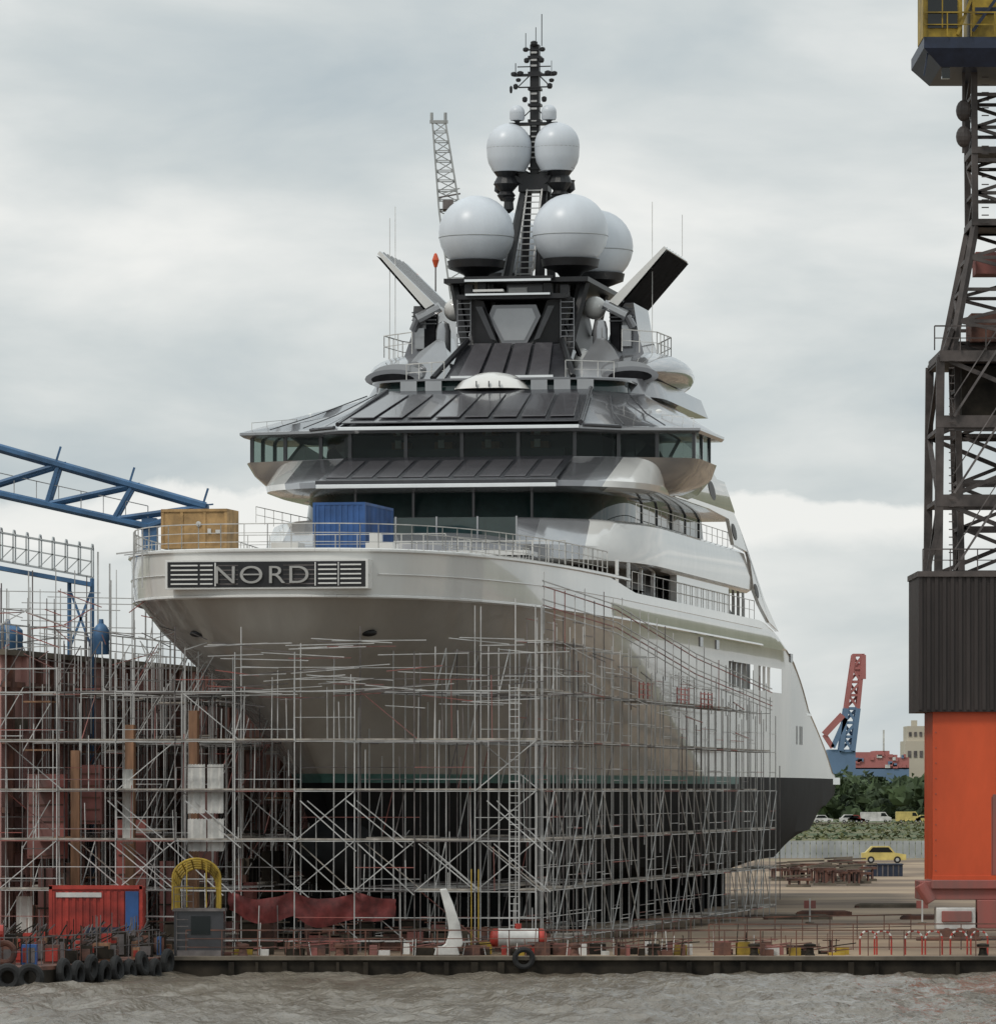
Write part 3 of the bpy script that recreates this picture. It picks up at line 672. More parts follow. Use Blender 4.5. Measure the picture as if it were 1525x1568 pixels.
mb.torus((1.05,232.3,.62),.36,.11,(0,1,0),0)
mb.obj('tyre_fenders',['tyre'],smooth=True)
def wmat():
    m=bpy.data.materials.new('water_surface'); m.use_nodes=True; nt=m.node_tree; b=nt.nodes['Principled BSDF']; l=nt.links.new
    b.inputs['Roughness'].default_value=.2; b.inputs['IOR'].default_value=1.33
    g=nt.nodes.new('ShaderNodeNewGeometry'); 
    nz=nt.nodes.new('ShaderNodeTexNoise'); nz.inputs['Scale'].default_value=.25; nz.inputs['Detail'].default_value=7; l(g.outputs['Position'],nz.inputs['Vector'])
    rp=nt.nodes.new('ShaderNodeValToRGB'); e=rp.color_ramp.elements; e[0].position=.4; e[0].color=(.135,.112,.085,1); e[1].position=.65; e[1].color=(.22,.195,.16,1); l(nz.outputs[0],rp.inputs[0]); l(rp.outputs[0],b.inputs['Base Color'])
    mp=nt.nodes.new('ShaderNodeMapping'); mp.inputs['Scale'].default_value=(1,.45,1); l(g.outputs['Position'],mp.inputs[0])
    n2=nt.nodes.new('ShaderNodeTexNoise'); n2.inputs['Scale'].default_value=2.6; n2.inputs['Detail'].default_value=6; n2.inputs['Distortion'].default_value=.5; l(mp.outputs[0],n2.inputs['Vector'])
    bp=nt.nodes.new('ShaderNodeBump'); bp.inputs['Strength'].default_value=1.0; bp.inputs['Distance'].default_value=.2; l(n2.outputs[0],bp.inputs['Height']); l(bp.outputs[0],b.inputs['Normal']); return m
M['water']=wmat()
xs_=[-6000,-1500,-400,-120,-60]+[-30+.22*i for i in range(273)]+[60,120,400,1500,6000]
ys_=[-3000,-800,-200,0,90,140]+[165+.3*i for i in range(228)]
vs=[];fs=[]
for j,y in enumerate(ys_):
    for i,x in enumerate(xs_):
        z=0
        if -31<x<31 and y>164:
            a=1-abs(noise.noise((x*.30,y*.16,0))); b=1-abs(noise.noise((x*.8+4,y*.42,3))); c=noise.noise((x*2.3,y*1.2,7))
            z=.30*(a**3-.6)+.18*(b**3-.6)+.07*c
            if y>219 : z*=.7
        vs.append((x,y,z))
W_=len(xs_)
for j in range(len(ys_)-1):
    for i in range(W_-1): fs.append((j*W_+i,j*W_+i+1,(j+1)*W_+i+1,(j+1)*W_+i))
mb=MB(); mb.add(vs,fs); mb.obj('water',['water'],smooth=True,angle=180)
# ============================================================ FRONT QUAY OBJECTS
mb=MB(); mb.rail([(-12.8,233.6,GZ+.03),(25.5,233.6,GZ+.03)],1.05,1.5,.03,0,3); mb.rail([(9,243,GZ),(26,244,GZ)],1.1,1.5,.03,0,2); mb.rail([(6,252,GZ),(19,262,GZ)],1.1,1.7,.03,0,2); mb.obj('quay_railing',['rust'])
mb=MB()
for i in range(6):
    x=15.2+i*.95+R.uniform(-.2,.2)
    for a in range(8):
        t0=math.pi*a/8;t1=math.pi*(a+1)/8
        mb.bar((x+.35*math.cos(t0),236,GZ+.65+.35*math.sin(t0)),(x+.35*math.cos(t1),236,GZ+.65+.35*math.sin(t1)),.04,a%2,6)
    for sg in(-1,1): mb.bar((x+sg*.35,236,GZ),(x+sg*.35,236,GZ+.66),.04,0,6)
mb.obj('hoop_barrier',['redp','whitem'])
mb=MB(); d=234.6
o=[(673,1362),(684,1361),(694,1385),(704,1415),(709,1446),(706,1452),(697,1452),(690,1462),(670,1463),(669,1455),(682,1446),(688,1428),(683,1400)]
mb.prism([site(u,v,d) for u,v in o],(0,.5,0),0); mb.prism([site(u,v,d-.05) for u,v in [(668,1450),(700,1450),(704,1464),(664,1464)]],(0,.8,0),0)
mb.obj('mooring_fairlead',['whitem'],bevel=.05)
mb=MB(); p=site(757,1437,236);q=site(830,1437,236)
for a,b,m in((0,.08,1),(.08,.92,0),(.92,1,1)): mb.bar(p.lerp(q,a),p.lerp(q,b),.40,m,16)
mb.ball(p,.2,.4,.4,12,10,1); mb.ball(q,.2,.4,.4,12,10,1)
for t in(.2,.8): c=p.lerp(q,t); mb.box(c.x-.1,c.x+.1,235.7,236.3,GZ,c.z-.3,1)
mb.bar(p.lerp(q,.5)+Vector((0,0,.38)),p.lerp(q,.5)+Vector((0,0,.6)),.14,1,10)
mb.obj('storage_tank',['whitem','redp'],smooth=True)
mb=MB(); x0,x1=site(267,0,233.9).x,site(343,0,233.9).x
zt=site(0,1390,233.9).z
mb.box(x0,x1,233.6,235.2,GZ+.0,zt-.15,0); mb.box(x0-.06,x1+.06,233.5,235.3,zt-.15,zt-.05,1)
mb.box(x0+.7,x0+1.5,233.56,233.62,GZ+.9,zt-.35,2); mb.box(x0+.1,x0+.12,233.5,233.6,GZ,zt-.2,1); mb.rail([(x0,233.5,zt-.05),(x0+.8,233.5,zt-.05)],.9,.4,.02,1,3)
mb.box(x0+.1,x1-.1,233.5,233.6,GZ+.0,GZ+.25,1)
for k in range(5): mb.bar((x0+.1,233.5,GZ+.4+k*.28),(x0+.6,233.5,GZ+.4+k*.28),.025,1)
mb.obj('control_cabin',['dgrey','galvd','glassd'])
mb=MB()
cx=site(302,0,234.5).x
for j in range(5):
    y=234.0+j*.3; zb=zt; w=.98-.05*j; hh=1.2
    for a in range(14):
        t0=math.pi*a/14;t1=math.pi*(a+1)/14
        mb.bar((cx+w*math.cos(t0),y,zb+hh-.1*j+.8*math.sin(t0)),(cx+w*math.cos(t1),y,zb+hh-.1*j+.8*math.sin(t1)),.05,0,6)
    for sg in(-1,1): mb.bar((cx+sg*w,y,zb-.1),(cx+sg*w,y,zb+hh+.01-.1*j),.05,0,6)
for a in (0,2,4,6,8,10,12,14):
    t=math.pi*a/14; mb.bar((cx+.98*math.cos(t),234.0,zt+1.2+.8*math.sin(t)),(cx+.78*math.cos(t),235.2,zt+.8+.8*math.sin(t)),.035,0)
mb.bar((cx-.95,234,zt+.8),(cx+.95,234,zt+.8),.04); mb.bar((cx-.4,234,zt),(cx-.4,234,zt+1.9),.035); mb.bar((cx+.4,234,zt),(cx+.4,234,zt+1.9),.035)
mb.obj('safety_cage',['yelld'])
e=empty('site_container',(site(75,0,238).x,238,GZ+.0),0); mb=MB()
mb.box(0,3.9,0,2.4,.15,2.75,0)
for i in range(13): mb.box(.1+i*.29,.24+i*.29,-.05,0,.3,2.6,0)
for x in(0,3.78): mb.box(x,x+.14,-.08,.06,0,2.82,0)
mb.box(0,3.9,-.08,.1,2.68,2.85,0); mb.box(.3,2.2,-.09,-.05,2.35,2.55,1); mb.box(3.2,3.75,-.09,-.05,.3,2.6,2); mb.box(1.6,3.0,-.7,-.1,.2,1.1,3)
mb.obj('shell',['redp','whitem','blue','navy'],e)
mb=MB()
for i in range(110):
    x=R.uniform(-21.2,-14); y=R.uniform(221,236)
    if x>-17.5 and y<220.6+(x+17)*3.3+1: y=R.uniform(233.5,237)
    w=R.uniform(.15,.8); h=R.uniform(.2,1.1); m=R.choice([0,1,3,3,3,4,5,3,7])
    mb.box(x,x+w,y,y+.6,GZ+.03,GZ+h,m); mb.box(x+.06,x+w-.06,y-.03,y,GZ+.12,GZ+h-.12,R.choice([0,3,5,7])); mb.bar((x,y,GZ+h),(x+w,y+.2,GZ+h+R.uniform(0,.6)),.03,R.choice([3,5])); mb.bar((x,y,GZ),(x,y,GZ+h+R.uniform(0,.9)),.025,R.choice([3,5,7]))
mb.rail([(-21.5,219,GZ+.05),(-18,219,GZ+.05),(-13.8,232,GZ+.05)],1.1,1.1,.025,5,2)
mb.torus((-19.2,221.5,GZ+.5),.38,.12,(0,1,0),7); mb.bar((-20.4,221,GZ+1.3),(-19.2,221,GZ+1.3),.3,0,14)
mb.obj('workshop_equipment',['redp','blue','yelld','quayd','timber','galvd','whitem','rust'])
for i,u in enumerate([372,520,880,1000,1155,1240,1505]):
    mb=MB(); p=site(u,0,233.9); mb.rev((p.x,233.9,GZ+.03),[(.22,0),(.17,.1),(.15,.3),(.26,.38),(.26,.46),(.1,.5)],14,0); mb.obj('mooring_bollard',[R.choice(['rust','quayd'])],smooth=True)
mb=MB()
for i in range(90):
    x=R.uniform(-12,14); y=R.uniform(234.5,237); w=R.uniform(.1,.8); h=R.uniform(.1,.55)
    mb.box(x,x+w,y,y+.5,GZ,GZ+h,R.choice([0,1,2,3,3,3,5,5,5])); mb.bar((x-.3,y,GZ+h+.03),(x+w+.3,y+.2,GZ+h+R.uniform(0,.2)),.03,R.choice([0,3,5])); mb.bar((x,y,GZ),(x+R.uniform(-.1,.1),y,GZ+h+R.uniform(.1,.8)),.025,R.choice([3,5,2]))
mb.obj('quay_supplies',['redd','yelld','whitem','quayd','orange','rust'])
# ============================================================ RIGHT PORTAL CRANE
C=empty('harbour_crane',(0,0,0)); d=259
def sx(u,dd=d): return (u-762.5)*dd/F
def sz(v,dd=d): return CZ+(1210-v)*dd/F
mb=MB()
mb.box(sx(1428),27.9,d,d+5,3.35,11.06,0); mb.box(sx(1428)-.02,27.92,d-.05,d,3.35,3.6,0); mb.box(sx(1518),sx(1519.5),d-.03,d,3.6,7.2,1)
mb.box(sx(1520),27.8,d-.04,d,3.62,7.3,1)
for k in range(10): mb.box(sx(1432),sx(1432)+.05,d-.04,d,3.8+k*.7,3.85+k*.7,1)
mb.obj('portal_leg',['orange','redd'],C,bevel=.05)
mb=MB(); mb.box(sx(1406),28.5,d-.3,d+6,11.06,17.25,0)
x=sx(1406)
while x<28.3: mb.box(x,x+.16,d-.38,d-.3,11.15,17.2,0); x+=.36
mb.box(sx(1406)-.06,28.6,d-.45,d+6.1,17.2,17.45,1)
mb.obj('machinery_house',['brownbox','cranegr'],C)
mb=MB()
mb.box(sx(1408),29,d-.2,d+3,2.5,3.35,0); mb.box(sx(1425),29,d-.4,d+3.2,3.0,3.4,0); mb.box(sx(1432),sx(1492),d-.6,d+.6,GZ+.5,2.15,1); mb.box(sx(1440),sx(1486),d-.7,d-.6,1.5,2.0,0)
for k in(0,1,2): mb.bar((sx(1448)+k*.6,d-.75,GZ+.3),(sx(1448)+k*.6,d-.2,GZ+.3),.28,2,16)
mb.box(sx(1400),sx(1500),d-1.0,d-.9,GZ,GZ+.15,2)
mb.bar((sx(1408),d-.2,3.2),(sx(1425),d-.2,2.4),.3,0,8)
mb.box(sx(1495),29,d-.5,d+.5,1.2,2.5,0)
mb.obj('bogie',['redd','whitem','rust'],C,bevel=.04)
mb=MB()
xl=sx(1440); xr=28.0
c0=[(xl-.1,d,17.4),(xr,d,17.4),(xr,d+6.5,17.4),(xl-.1,d+6.5,17.4)]; c1=[(xl,d,27.2),(xr,d,27.2),(xr,d+6.5,27.2),(xl,d+6.5,27.2)]
mb.lattice(c0,c1,3,.26,.14); 
mb.bar((xl-.1,d-.1,19.5),(xl-.6,d-.1,17.4),.14); mb.bar((xl,d-.1,27),(sx(1458),d,28.5),.14)
for z in(20.7,24.3): mb.box(xl-.2,xr,d-.2,d+.2,z-.3,z+.25,0)
c0=[(sx(1478),d+2,17.4),(26.5,d+2,17.4),(26.5,d+5,17.4),(sx(1478),d+5,17.4)]; c1=[(sx(1470),d+2,28),(26.5,d+2,28),(26.5,d+5,28),(sx(1470),d+5,28)]
mb.lattice(c0,c1,5,.2,.12)
c0=[(sx(1458),d,27.4),(27.4,d,27.4),(27.4,d+6,27.4),(sx(1458),d+6,27.4)]; c1=[(sx(1496),d+1,33.3),(26.4,d+1,33.3),(26.4,d+5,33.3),(sx(1496),d+5,33.3)]; c2=[(sx(1494),d+1,40.8),(26.4,d+1,40.8),(26.4,d+5,40.8),(sx(1494),d+5,40.8)]
mb.lattice(c0,c1,4,.2,.11); mb.lattice(c1,c2,5,.2,.11)
mb.box(xl-.05,xr+.1,d-.3,d+6.6,27.0,27.5,0)
for z in(33.3,36.6): mb.box(sx(1490),26.6,d+.8,d+5.1,z,z+.3,0)
mb.box(sx(1490),26,d+1,d+4,28.0,29.3,1); mb.box(sx(1475),25.5,d+1,d+5,24.4,26.9,2); mb.box(sx(1500),25.5,d+2,d+4,31.2,32.2,3)
for v in(165,205): mb.ball((sx(1478),d+1,sz(v)),.35,.35,.5,12,8,0); mb.box(sx(1470),sx(1492),d+.9,d+1.1,sz(v)-.06,sz(v)+.06,0)
mb.bar((sx(1462),d+.6,27.4),(sx(1462),d+.6,29),.1,0); mb.bar((sx(1478),d+1,sz(100)),(sx(1478),d+1,sz(230)),.09,0)
for k in range(28): mb.bar((sx(1452),d-.3,17.6+k*.35),(sx(1460),d-.3,17.6+k*.35),.035,0)
for k in range(20): mb.bar((sx(1505),d+.7,33.4+k*.35),(sx(1516),d+.7,33.4+k*.35),.035,0)
mb.rail([(xl-.3,d-.4,27.5),(xr,d-.4,27.5)],1.1,1.1,.04,0,2); mb.rail([(sx(1412),d-.4,17.45),(28,d-.4,17.45)],1.0,1.2,.035,0,2)
for z0 in(17.5,21,24.5): mb.bar((sx(1460),d-.35,z0),(sx(1525),d-.35,z0+3.0),.07,4); mb.bar((sx(1460),d-.35,z0+.9),(sx(1525),d-.35,z0+3.9),.035,4)
mb.obj('lattice_tower',['cranegr','rust','quayd','redd','galvd'],C)
mb=MB()
mb.loft([[(sx(1438),d-1,40.3),(30,d-1,40.3),(30,d+6,40.3),(sx(1438),d+6,40.3)],[(sx(1411),d-1.5,41.1),(30,d-1.5,41.1),(30,d+6.5,41.1),(sx(1411),d+6.5,41.1)],[(sx(1411),d-1.5,41.6),(30,d-1.5,41.6),(30,d+6.5,41.6),(sx(1411),d+6.5,41.6)]],0)
mb.box(sx(1410),sx(1470),d-1.4,d+2,41.6,45.5,1); mb.box(sx(1417),sx(1462),d-1.47,d-1.4,42.0,43.3,2); mb.box(sx(1438),sx(1440),d-1.5,d-1.46,42.0,43.3,1)
mb.box(sx(1486),30,d-1.0,d+4,41.6,46,1); mb.box(sx(1490),30,d-1.06,d-1.0,42.7,43.0,0); mb.bar((sx(1462),d-1.5,41.7),(sx(1486),d-1.5,43.6),.1,1); mb.bar((sx(1486),d-1.2,41.9),(sx(1525),d-1.2,43.5),.1,0)
mb.rail([(sx(1410),d-1.6,41.6),(30,d-1.6,41.6)],1.1,1.1,.04,1,2)
mb.bar((sx(1418),d-1,41),(sx(1412),d-1,39.9),.05,0); mb.box(sx(1440),sx(1452),d-.9,d-.5,39.8,40.3,2)
mb.obj('crane_cab',['navy','yelld','glassd'],C)
# ============================================================ LEFT BLUE CRANE BOOM
C=empty('slewing_crane',(0,0,0)); d=268; mb=MB()
a=site(315,775,d); b=site(-700,487,d); a2=site(225,806,d); b2=site(-700,600,d)
off=Vector((0,1.6,0))
mb.bar(a,b,.19,0,6); mb.bar(a+off,b+off,.19,0,6); mb.bar(a2,b2,.17,0,6); mb.bar(a2+off,b2+off,.17,0,6); mb.bar(a,a2,.14,0,6); mb.bar(a+off,a2+off,.14,0,6); mb.bar(a,a+off,.12)
N=9
for k_,o_ in enumerate((Vector((0,0,0)),off)):
    for i in range(N):
        t0=a.lerp(b,i/N); t1=a2.lerp(b2,(i+.5)/N); t2=a.lerp(b,(i+1)/N)
        mb.bar(t0+o_,t1+o_,.12,0,5); mb.bar(t1+o_,t2+o_,.12,0,5)
for i in range(N): 
    mb.bar(a.lerp(b,i/N),a.lerp(b,i/N)+off,.06); mb.bar(a2.lerp(b2,i/N),a2.lerp(b2,i/N)+off,.06)
    p=a.lerp(b,(i+.04)/N); mb.bar(p,p+Vector((.25,0,.8)),.07,0); mb.bar(p,p+Vector((.5,0,.05)),.05,0)
    p=a2.lerp(b2,i/N); q=a2.lerp(b2,(i+1)/N); mb.bar(p+Vector((0,.8,1)),q+Vector((0,.8,1)),.03,1); mb.bar(p+Vector((0,.8,0)),p+Vector((0,.8,1)),.03,1)
    for k in range(3): r=p.lerp(q,k/3); mb.bar(r+Vector((0,.8,0)),r+Vector((0,.8,1)),.025,1)
p=site(228,806,d); mb.box(p.x-.35,p.x+.35,d,d+1.6,p.z-1.2,p.z+.4,0)
mb.bar(p,p+Vector((0,0,-4)),.03,1)
bx=site(-700,0,d).x
mb.lattice([(bx-3,d-2,GZ),(bx+2,d-2,GZ),(bx+2,d+3,GZ),(bx-3,d+3,GZ)],[(bx-2,d-1,30),(bx+1,d-1,30),(bx+1,d+2,30),(bx-2,d+2,30)],8,.25,.12,0)
mb.box(bx-4,bx+2,d-2,d+3,24,28,0)
mb.obj('lattice_boom',['bluec','galv'],C)
mb=MB(); d=262
for k in range(9):
    u=-20+k*20; z0=CZ+(1210-(858+u*.18))*d/F; zt=z0+1.5; x=sx(u,d)
    pts=[(x,d,z0),(x,d,zt-.2),(x,d+.3,zt),(x,d+1.0,zt),(x,d+1.3,zt-.2),(x,d+1.3,z0)]
    for p,q in zip(pts,pts[1:]): mb.bar(p,q,.045,0)
    x2=sx(u+20,d); zz=CZ+(1210-(858+(u+20)*.18))*d/F
    if k<8:
        for dy,h in((0,1.3),(0,.7),(0,0),(1.3,1.3),(1.3,0)): mb.bar((x,d+dy,z0+h),(x2,d+dy,zz+h),.045,0)
        mb.bar((x,d,z0),(x2,d,zz+.7),.03,0)
        mb.hexa([(x,d,z0-.45),(x2,d,zz-.45),(x2,d+1.3,zz-.45),(x,d+1.3,z0-.45)],[(x,d,z0-.25),(x2,d,zz-.25),(x2,d+1.3,zz-.25),(x,d+1.3,z0-.25)],1)
for u in(-10,105,140):
    mb.bar((sx(u,d),d+.5,GZ),(sx(u,d),d+.5,CZ+(1210-885)*d/F),.11,1,6)
mb.bar((sx(105,d),d+.5,14),(sx(140,d),d+.5,16.8),.08,1); mb.bar((sx(140,d),d+.5,14),(sx(105,d),d+.5,16.8),.08,1)
mb.obj('access_gangway',['fence','bluec'])
for u,w in((12,1.5),(155,.8)):
    mb=MB(); p=site(u,0,258); mb.rev((p.x,258,13.65),[(w*.45,0),(w*.47,.05),(w*.45,.6),(w*.47,.65),(w*.45,1.1),(w*.3,1.3),(.12,1.4),(.1,1.6)],16,0); mb.obj('storage_drum',['bluec'],smooth=True)
mb=MB()
for i in range(34):
    u=R.uniform(-10,270); dd=R.uniform(250,262); p=site(u,R.uniform(870,960),dd); mb.bar((p.x,dd,10.0),(p.x,dd,p.z),R.choice([.025,.03,.04]),R.choice([0,0,1]))
for i in range(9):
    v=905+i*9; p=site(R.uniform(-20,80),v,258); q=site(R.uniform(120,260),v+3,258); mb.bar(p,q,.028,0)
for u in(150,205):
    for s_ in(0,18):
        p=site(u+s_,980,259);q=site(u+s_,845+s_,259); mb.bar(p,q,.05,0)
mb.bar(site(178,848,259),site(232,842,259),.05,0)
for i in range(44):
    u=R.uniform(-10,330); dd=R.uniform(243,254); p=site(u,R.uniform(930,1010),dd); q=p+Vector((R.uniform(-2.5,2.5),0,R.uniform(-.8,.8))); mb.bar(p,q,.03,R.choice([0,1,2]))
mb.obj('pipework',['galv','galvd','redd'])
mb=MB()
for u,v0,v1 in((205,815,900),(218,818,900)): mb.bar(site(u,v0,243),site(u,v1,243),.05,0)
mb.bar(site(190,850,243),site(235,845,243),.03,0); mb.obj('boarding_davit',['galv'])
# ============================================================ BACKGROUND
C=MB(); d=430
def lat2(L0,R0,L1,R1,n,dep,rc,rb):
    a=site(*L0,d);b=site(*R0,d);c=site(*L1,d);e=site(*R1,d); o=Vector((0,dep,0))
    C.lattice([a,b,b+o,a+o],[c,e,e+o,c+o],n,rc,rb)
lat2((700,530),(732,530),(672,320),(704,320),12,1.5,.09,.05); lat2((672,320),(704,320),(662,185),(682,185),9,1.3,.09,.05)
g0=site(760,0,d).x; gz=GZ
C.lattice([(g0,d,gz),(g0+3,d,gz),(g0+3,d+3,gz),(g0,d+3,gz)],[site(700,530,d),site(732,530,d),site(732,530,d)+Vector((0,1.5,0)),site(700,530,d)+Vector((0,1.5,0))],24,.14,.08)
for u in(661,682): C.bar(site(u,187,d),site(u,172,d),.14,0,6)
C.bar(site(658,186,d),site(686,186,d),.16,0); C.bar(site(690,240,d),site(705,320,d),.05); 
p=site(688,312,d); C.box(p.x-.5,p.x+.3,d-.2,d+1.6,p.z-.4,p.z+.3,1); C.bar(site(672,302,d),site(705,296,d),.08,1); C.bar(site(676,296,d),site(704,288,d),.06,0)
C.obj('lattice_crane',['fence','galvd'])
C=MB(); p=site(667,415,320); C.bar((p.x,320,GZ),site(667,400,320),.06,0); C.rev(site(667,398,320),[(.08,-.4),(.2,0),(.08,.35),(.02,.4)],10,1); C.obj('signal_mast',['galvd','orange'])
C=MB(); d=1500
def s2(u,v): return site(u,v,d)
o=Vector((0,6,0))
def fl(L0,R0,L1,R1,n,m,rc=.5,rb=.3):
    a,b,c,e=s2(*L0),s2(*R0),s2(*L1),s2(*R1); C.lattice([a,b,b+o,a+o],[c,e,e+o,c+o],n,rc,rb,m)
fl((1288,1150),(1306,1150),(1296,1085),(1314,1085),3,0,.9,.5); fl((1296,1085),(1314,1085),(1308,1003),(1322,1003),4,1,.7,.45)
C.box(s2(1310,0).x,s2(1324,0).x,d,d+6,s2(0,1034).z,s2(0,1018).z,1)
C.bar(s2(1290,1095),s2(1262,1125),1.2,1); C.bar(s2(1262,1125),s2(1275,1145),.9,1); C.bar(s2(1275,1145),s2(1295,1100),.9,0); C.bar(s2(1322,1003),s2(1322,1040),.9,1)
C.box(s2(1268,0).x,s2(1310,0).x,d,d+10,GZ,s2(0,1148).z,0)
C.obj('quay_crane',['farblue','farred'])
C=MB(); d=1560
for a,b,t,m in((1262,1392,1176,0),(1268,1300,1150,0),(1300,1340,1152,1),(1340,1362,1150,1),(1362,1374,1156,1),(1374,1392,1160,1)):
    C.box(site(a,0,d).x,site(b,0,d).x,d,d+20,GZ if m==0 and t>1170 else site(0,1178,d).z,site(0,t,d).z,m)
for i in range(26):
    a=R.uniform(1268,1385); t=R.uniform(1152,1172); C.box(site(a,0,d).x,site(a+R.uniform(3,10),0,d).x,d-.4,d,site(0,t+5,d).z,site(0,t,d).z,R.choice([0,1,2,1,1]))
C.bar(site(1353,1150,d),site(1353,1118,d),.35,2); C.obj('cargo_ship',['farblue','farred','whitem'])
C=MB(); d=1590
C.box(site(1386,0,d).x,site(1440,0,d).x,d,d+20,GZ,site(0,1135,d).z,0); C.box(site(1390,0,d).x,site(1436,0,d).x,d+1,d+18,site(0,1135,d).z,site(0,1112,d).z,0)
for k in range(5): 
    C.box(site(1392+k*8,0,d).x,site(1396+k*8,0,d).x,d+.8,d+1,site(0,1128,d).z,site(0,1121,d).z,1)
    C.box(site(1390+k*9,0,d).x,site(1395+k*9,0,d).x,d-.2,d,site(0,1160,d).z,site(0,1150,d).z,1)
C.box(site(1398,0,d).x,site(1406,0,d).x,d+4,d+8,site(0,1112,d).z,site(0,1103,d).z,0)
C.obj('port_building',['cream','galvd'])
C=MB()
for i in range(2600):
    u=R.uniform(1195,1700) if R.random()<.75 else R.uniform(-400,1195); dd=R.uniform(1330,1420)
    top=interp(u,[(1195,1222),(1240,1205),(1285,1184),(1330,1192),(1400,1198),(1440,1190),(1700,1195)])+6*math.sin(u*.13)+4*math.sin(u*.31)
    v=R.uniform(top,1252); c=site(u,v,dd); r=R.uniform(.9,2.2)
    for k in range(3):
        a=[Vector((R.uniform(-1,1),R.uniform(-1,1),R.uniform(-1,1)))*r+c for _ in range(3)]; C.add(a,[(0,1,2)],0)
    if i%6==0: C.ball(c+Vector((0,3,-1)),r*1.6,r,r*1.3,7,5,1)
C.obj('distant_trees',['leaf','leaf'])
C=MB()
for i in range(2200):
    u=R.uniform(1170,1600); dd=R.choice([R.uniform(770,820),R.uniform(900,980),R.uniform(1050,1100)]); c=site(u,0,dd); c.z=GZ+R.uniform(0,1.0)*(.6+.6*math.sin(u*.12+dd))
    a=[Vector((R.uniform(-1,1),R.uniform(-1,1),R.uniform(-.6,.6)))*.6+c for _ in range(3)]; C.add(a,[(0,1,2)],R.choice([0,0,0,1]))
C.obj('scrub',['grass','leaf'])
C=MB(); C.box(-100,600,1150,1162,GZ,GZ+.15,0); C.obj('road',['concrete'])
def car(name,x,y,L,H,Wd,mk,van=False,dirn=1,top=None):
    e=empty(name,(x,y,GZ+(.15 if y>1000 else .0)),0); mb=MB()
    if van: pr=[(0,.35),(L,.35),(L,H*.5),(L*.9,H*.62),(L*.8,H),(0.05,H),(0,H*.9)]; win=[(L*.66,H*.62),(L*.87,H*.62),(L*.79,H*.92),(L*.66,H*.92)]
    else: pr=[(0,.3),(L,.3),(L,H*.52),(L*.75,H*.62),(L*.62,H),(L*.22,H),(L*.08,H*.63),(0,H*.6)]; win=[(L*.14,H*.64),(L*.7,H*.64),(L*.6,H*.93),(L*.24,H*.93)]
    f=lambda q:(q if dirn>0 else L-q)
    mb.prism([(f(a),0,b) for a,b in pr],(0,Wd,0),0); mb.prism([(f(a),-.02,b) for a,b in win],(0,.02,0),1)
    for q in(.2,.8): mb.bar((L*q,-.06,.33),(L*q,.2,.33),.33,2,14); mb.bar((L*q,-.08,.33),(L*q,-.05,.33),.17,3,10)
    mb.obj('body',[mk,'glassd','tyre','galv'],e,bevel=.03)
car('parked_car',site(1320,0,530).x,530,4.1,1.6,1.7,'yellow',False)
container_=MB(); p=site(1326,0,450); container_.box(p.x,p.x+2.9,450,452,GZ,GZ+.9,0); 
for i in range(7): container_.box(p.x+i*.42,p.x+i*.42+.1,449.95,450,GZ,GZ+.9,1)
container_.box(p.x-.05,p.x+2.95,449.9,452,GZ+.9,GZ+1.0,0)
container_.obj('skip_container',['navy','galvd'])
d=1152
for u,L,H,mk,v in((1318,6.2,2.2,'whitem',True),(1298,3.5,1.6,'redp',False),(1286,4.2,1.7,'whitem',False),(1372,5,2.3,'yellow',True),(1245,4,1.6,'whitem',False),(1402,4.5,1.6,'yellow',False)):
    car('delivery_van' if v else 'parked_car',site(u,0,d).x,d,L,H,2,mk,v)
C=MB(); 
x=site(1165,0,570).x
while x<60: C.box(x,x+.55,570,570.08,GZ,GZ+1.75,0); x+=.62
C.box(site(1165,0,570).x,60,570.1,570.2,GZ+1.4,GZ+1.55,1); C.box(site(1165,0,570).x,60,570.1,570.2,GZ+.4,GZ+.5,1); C.obj('security_fence',['fence','galvd'])
C=MB()
for i in range(26):
    u=1170+R.uniform(0,150); dd=R.uniform(400,440); p=site(u,0,dd); w=R.uniform(.5,2.6); h=R.uniform(.3,1.3)
    C.box(p.x,p.x+w,dd,dd+1.5,GZ,GZ+.18,1); C.box(p.x,p.x+w,dd,dd+1.5,GZ+h,GZ+h+.18,0)
    for k in(.1,.5,.85): C.box(p.x+w*k,p.x+w*k+.12,dd+.1,dd+1.4,GZ+.18,GZ+h,0)
    C.bar((p.x-.3,dd-.1,GZ+h+.3),(p.x+w,dd,GZ+h+.4),.09,1)
C.obj('steel_beam_stack',['rust','concrete'])
C=MB()
for u,dd,L,m in((1170,300,3.6,0),(1220,310,3,1),(1310,330,4,0),(1380,300,3,1)):
    p=site(u,0,dd)
    for k in range(4): C.box(p.x+.1*k,p.x+L-.1*k,dd+.25*k,dd+.25*k+.2,GZ+.0,GZ+.2+.02*k,m)
    C.box(p.x,p.x+.2,dd-.1,dd+1.1,GZ,GZ+.12,1)
C.obj('timber_stack',['concrete','rust'])
for u,v0 in((1240,1395),(1412,1378)):
    C=MB(); dd=290; p=site(u,0,dd); C.bar((p.x,dd,GZ),(p.x,dd,GZ+1.3),.06,0); C.rev((p.x,dd,GZ),[(.25,0),(.22,.1),(.06,.12)],10,1); C.box(p.x-.3,p.x+.3,dd-.04,dd,GZ+.8,GZ+1.2,2); C.obj('barrier_post',['whitem','concrete','redd'])
C=MB()
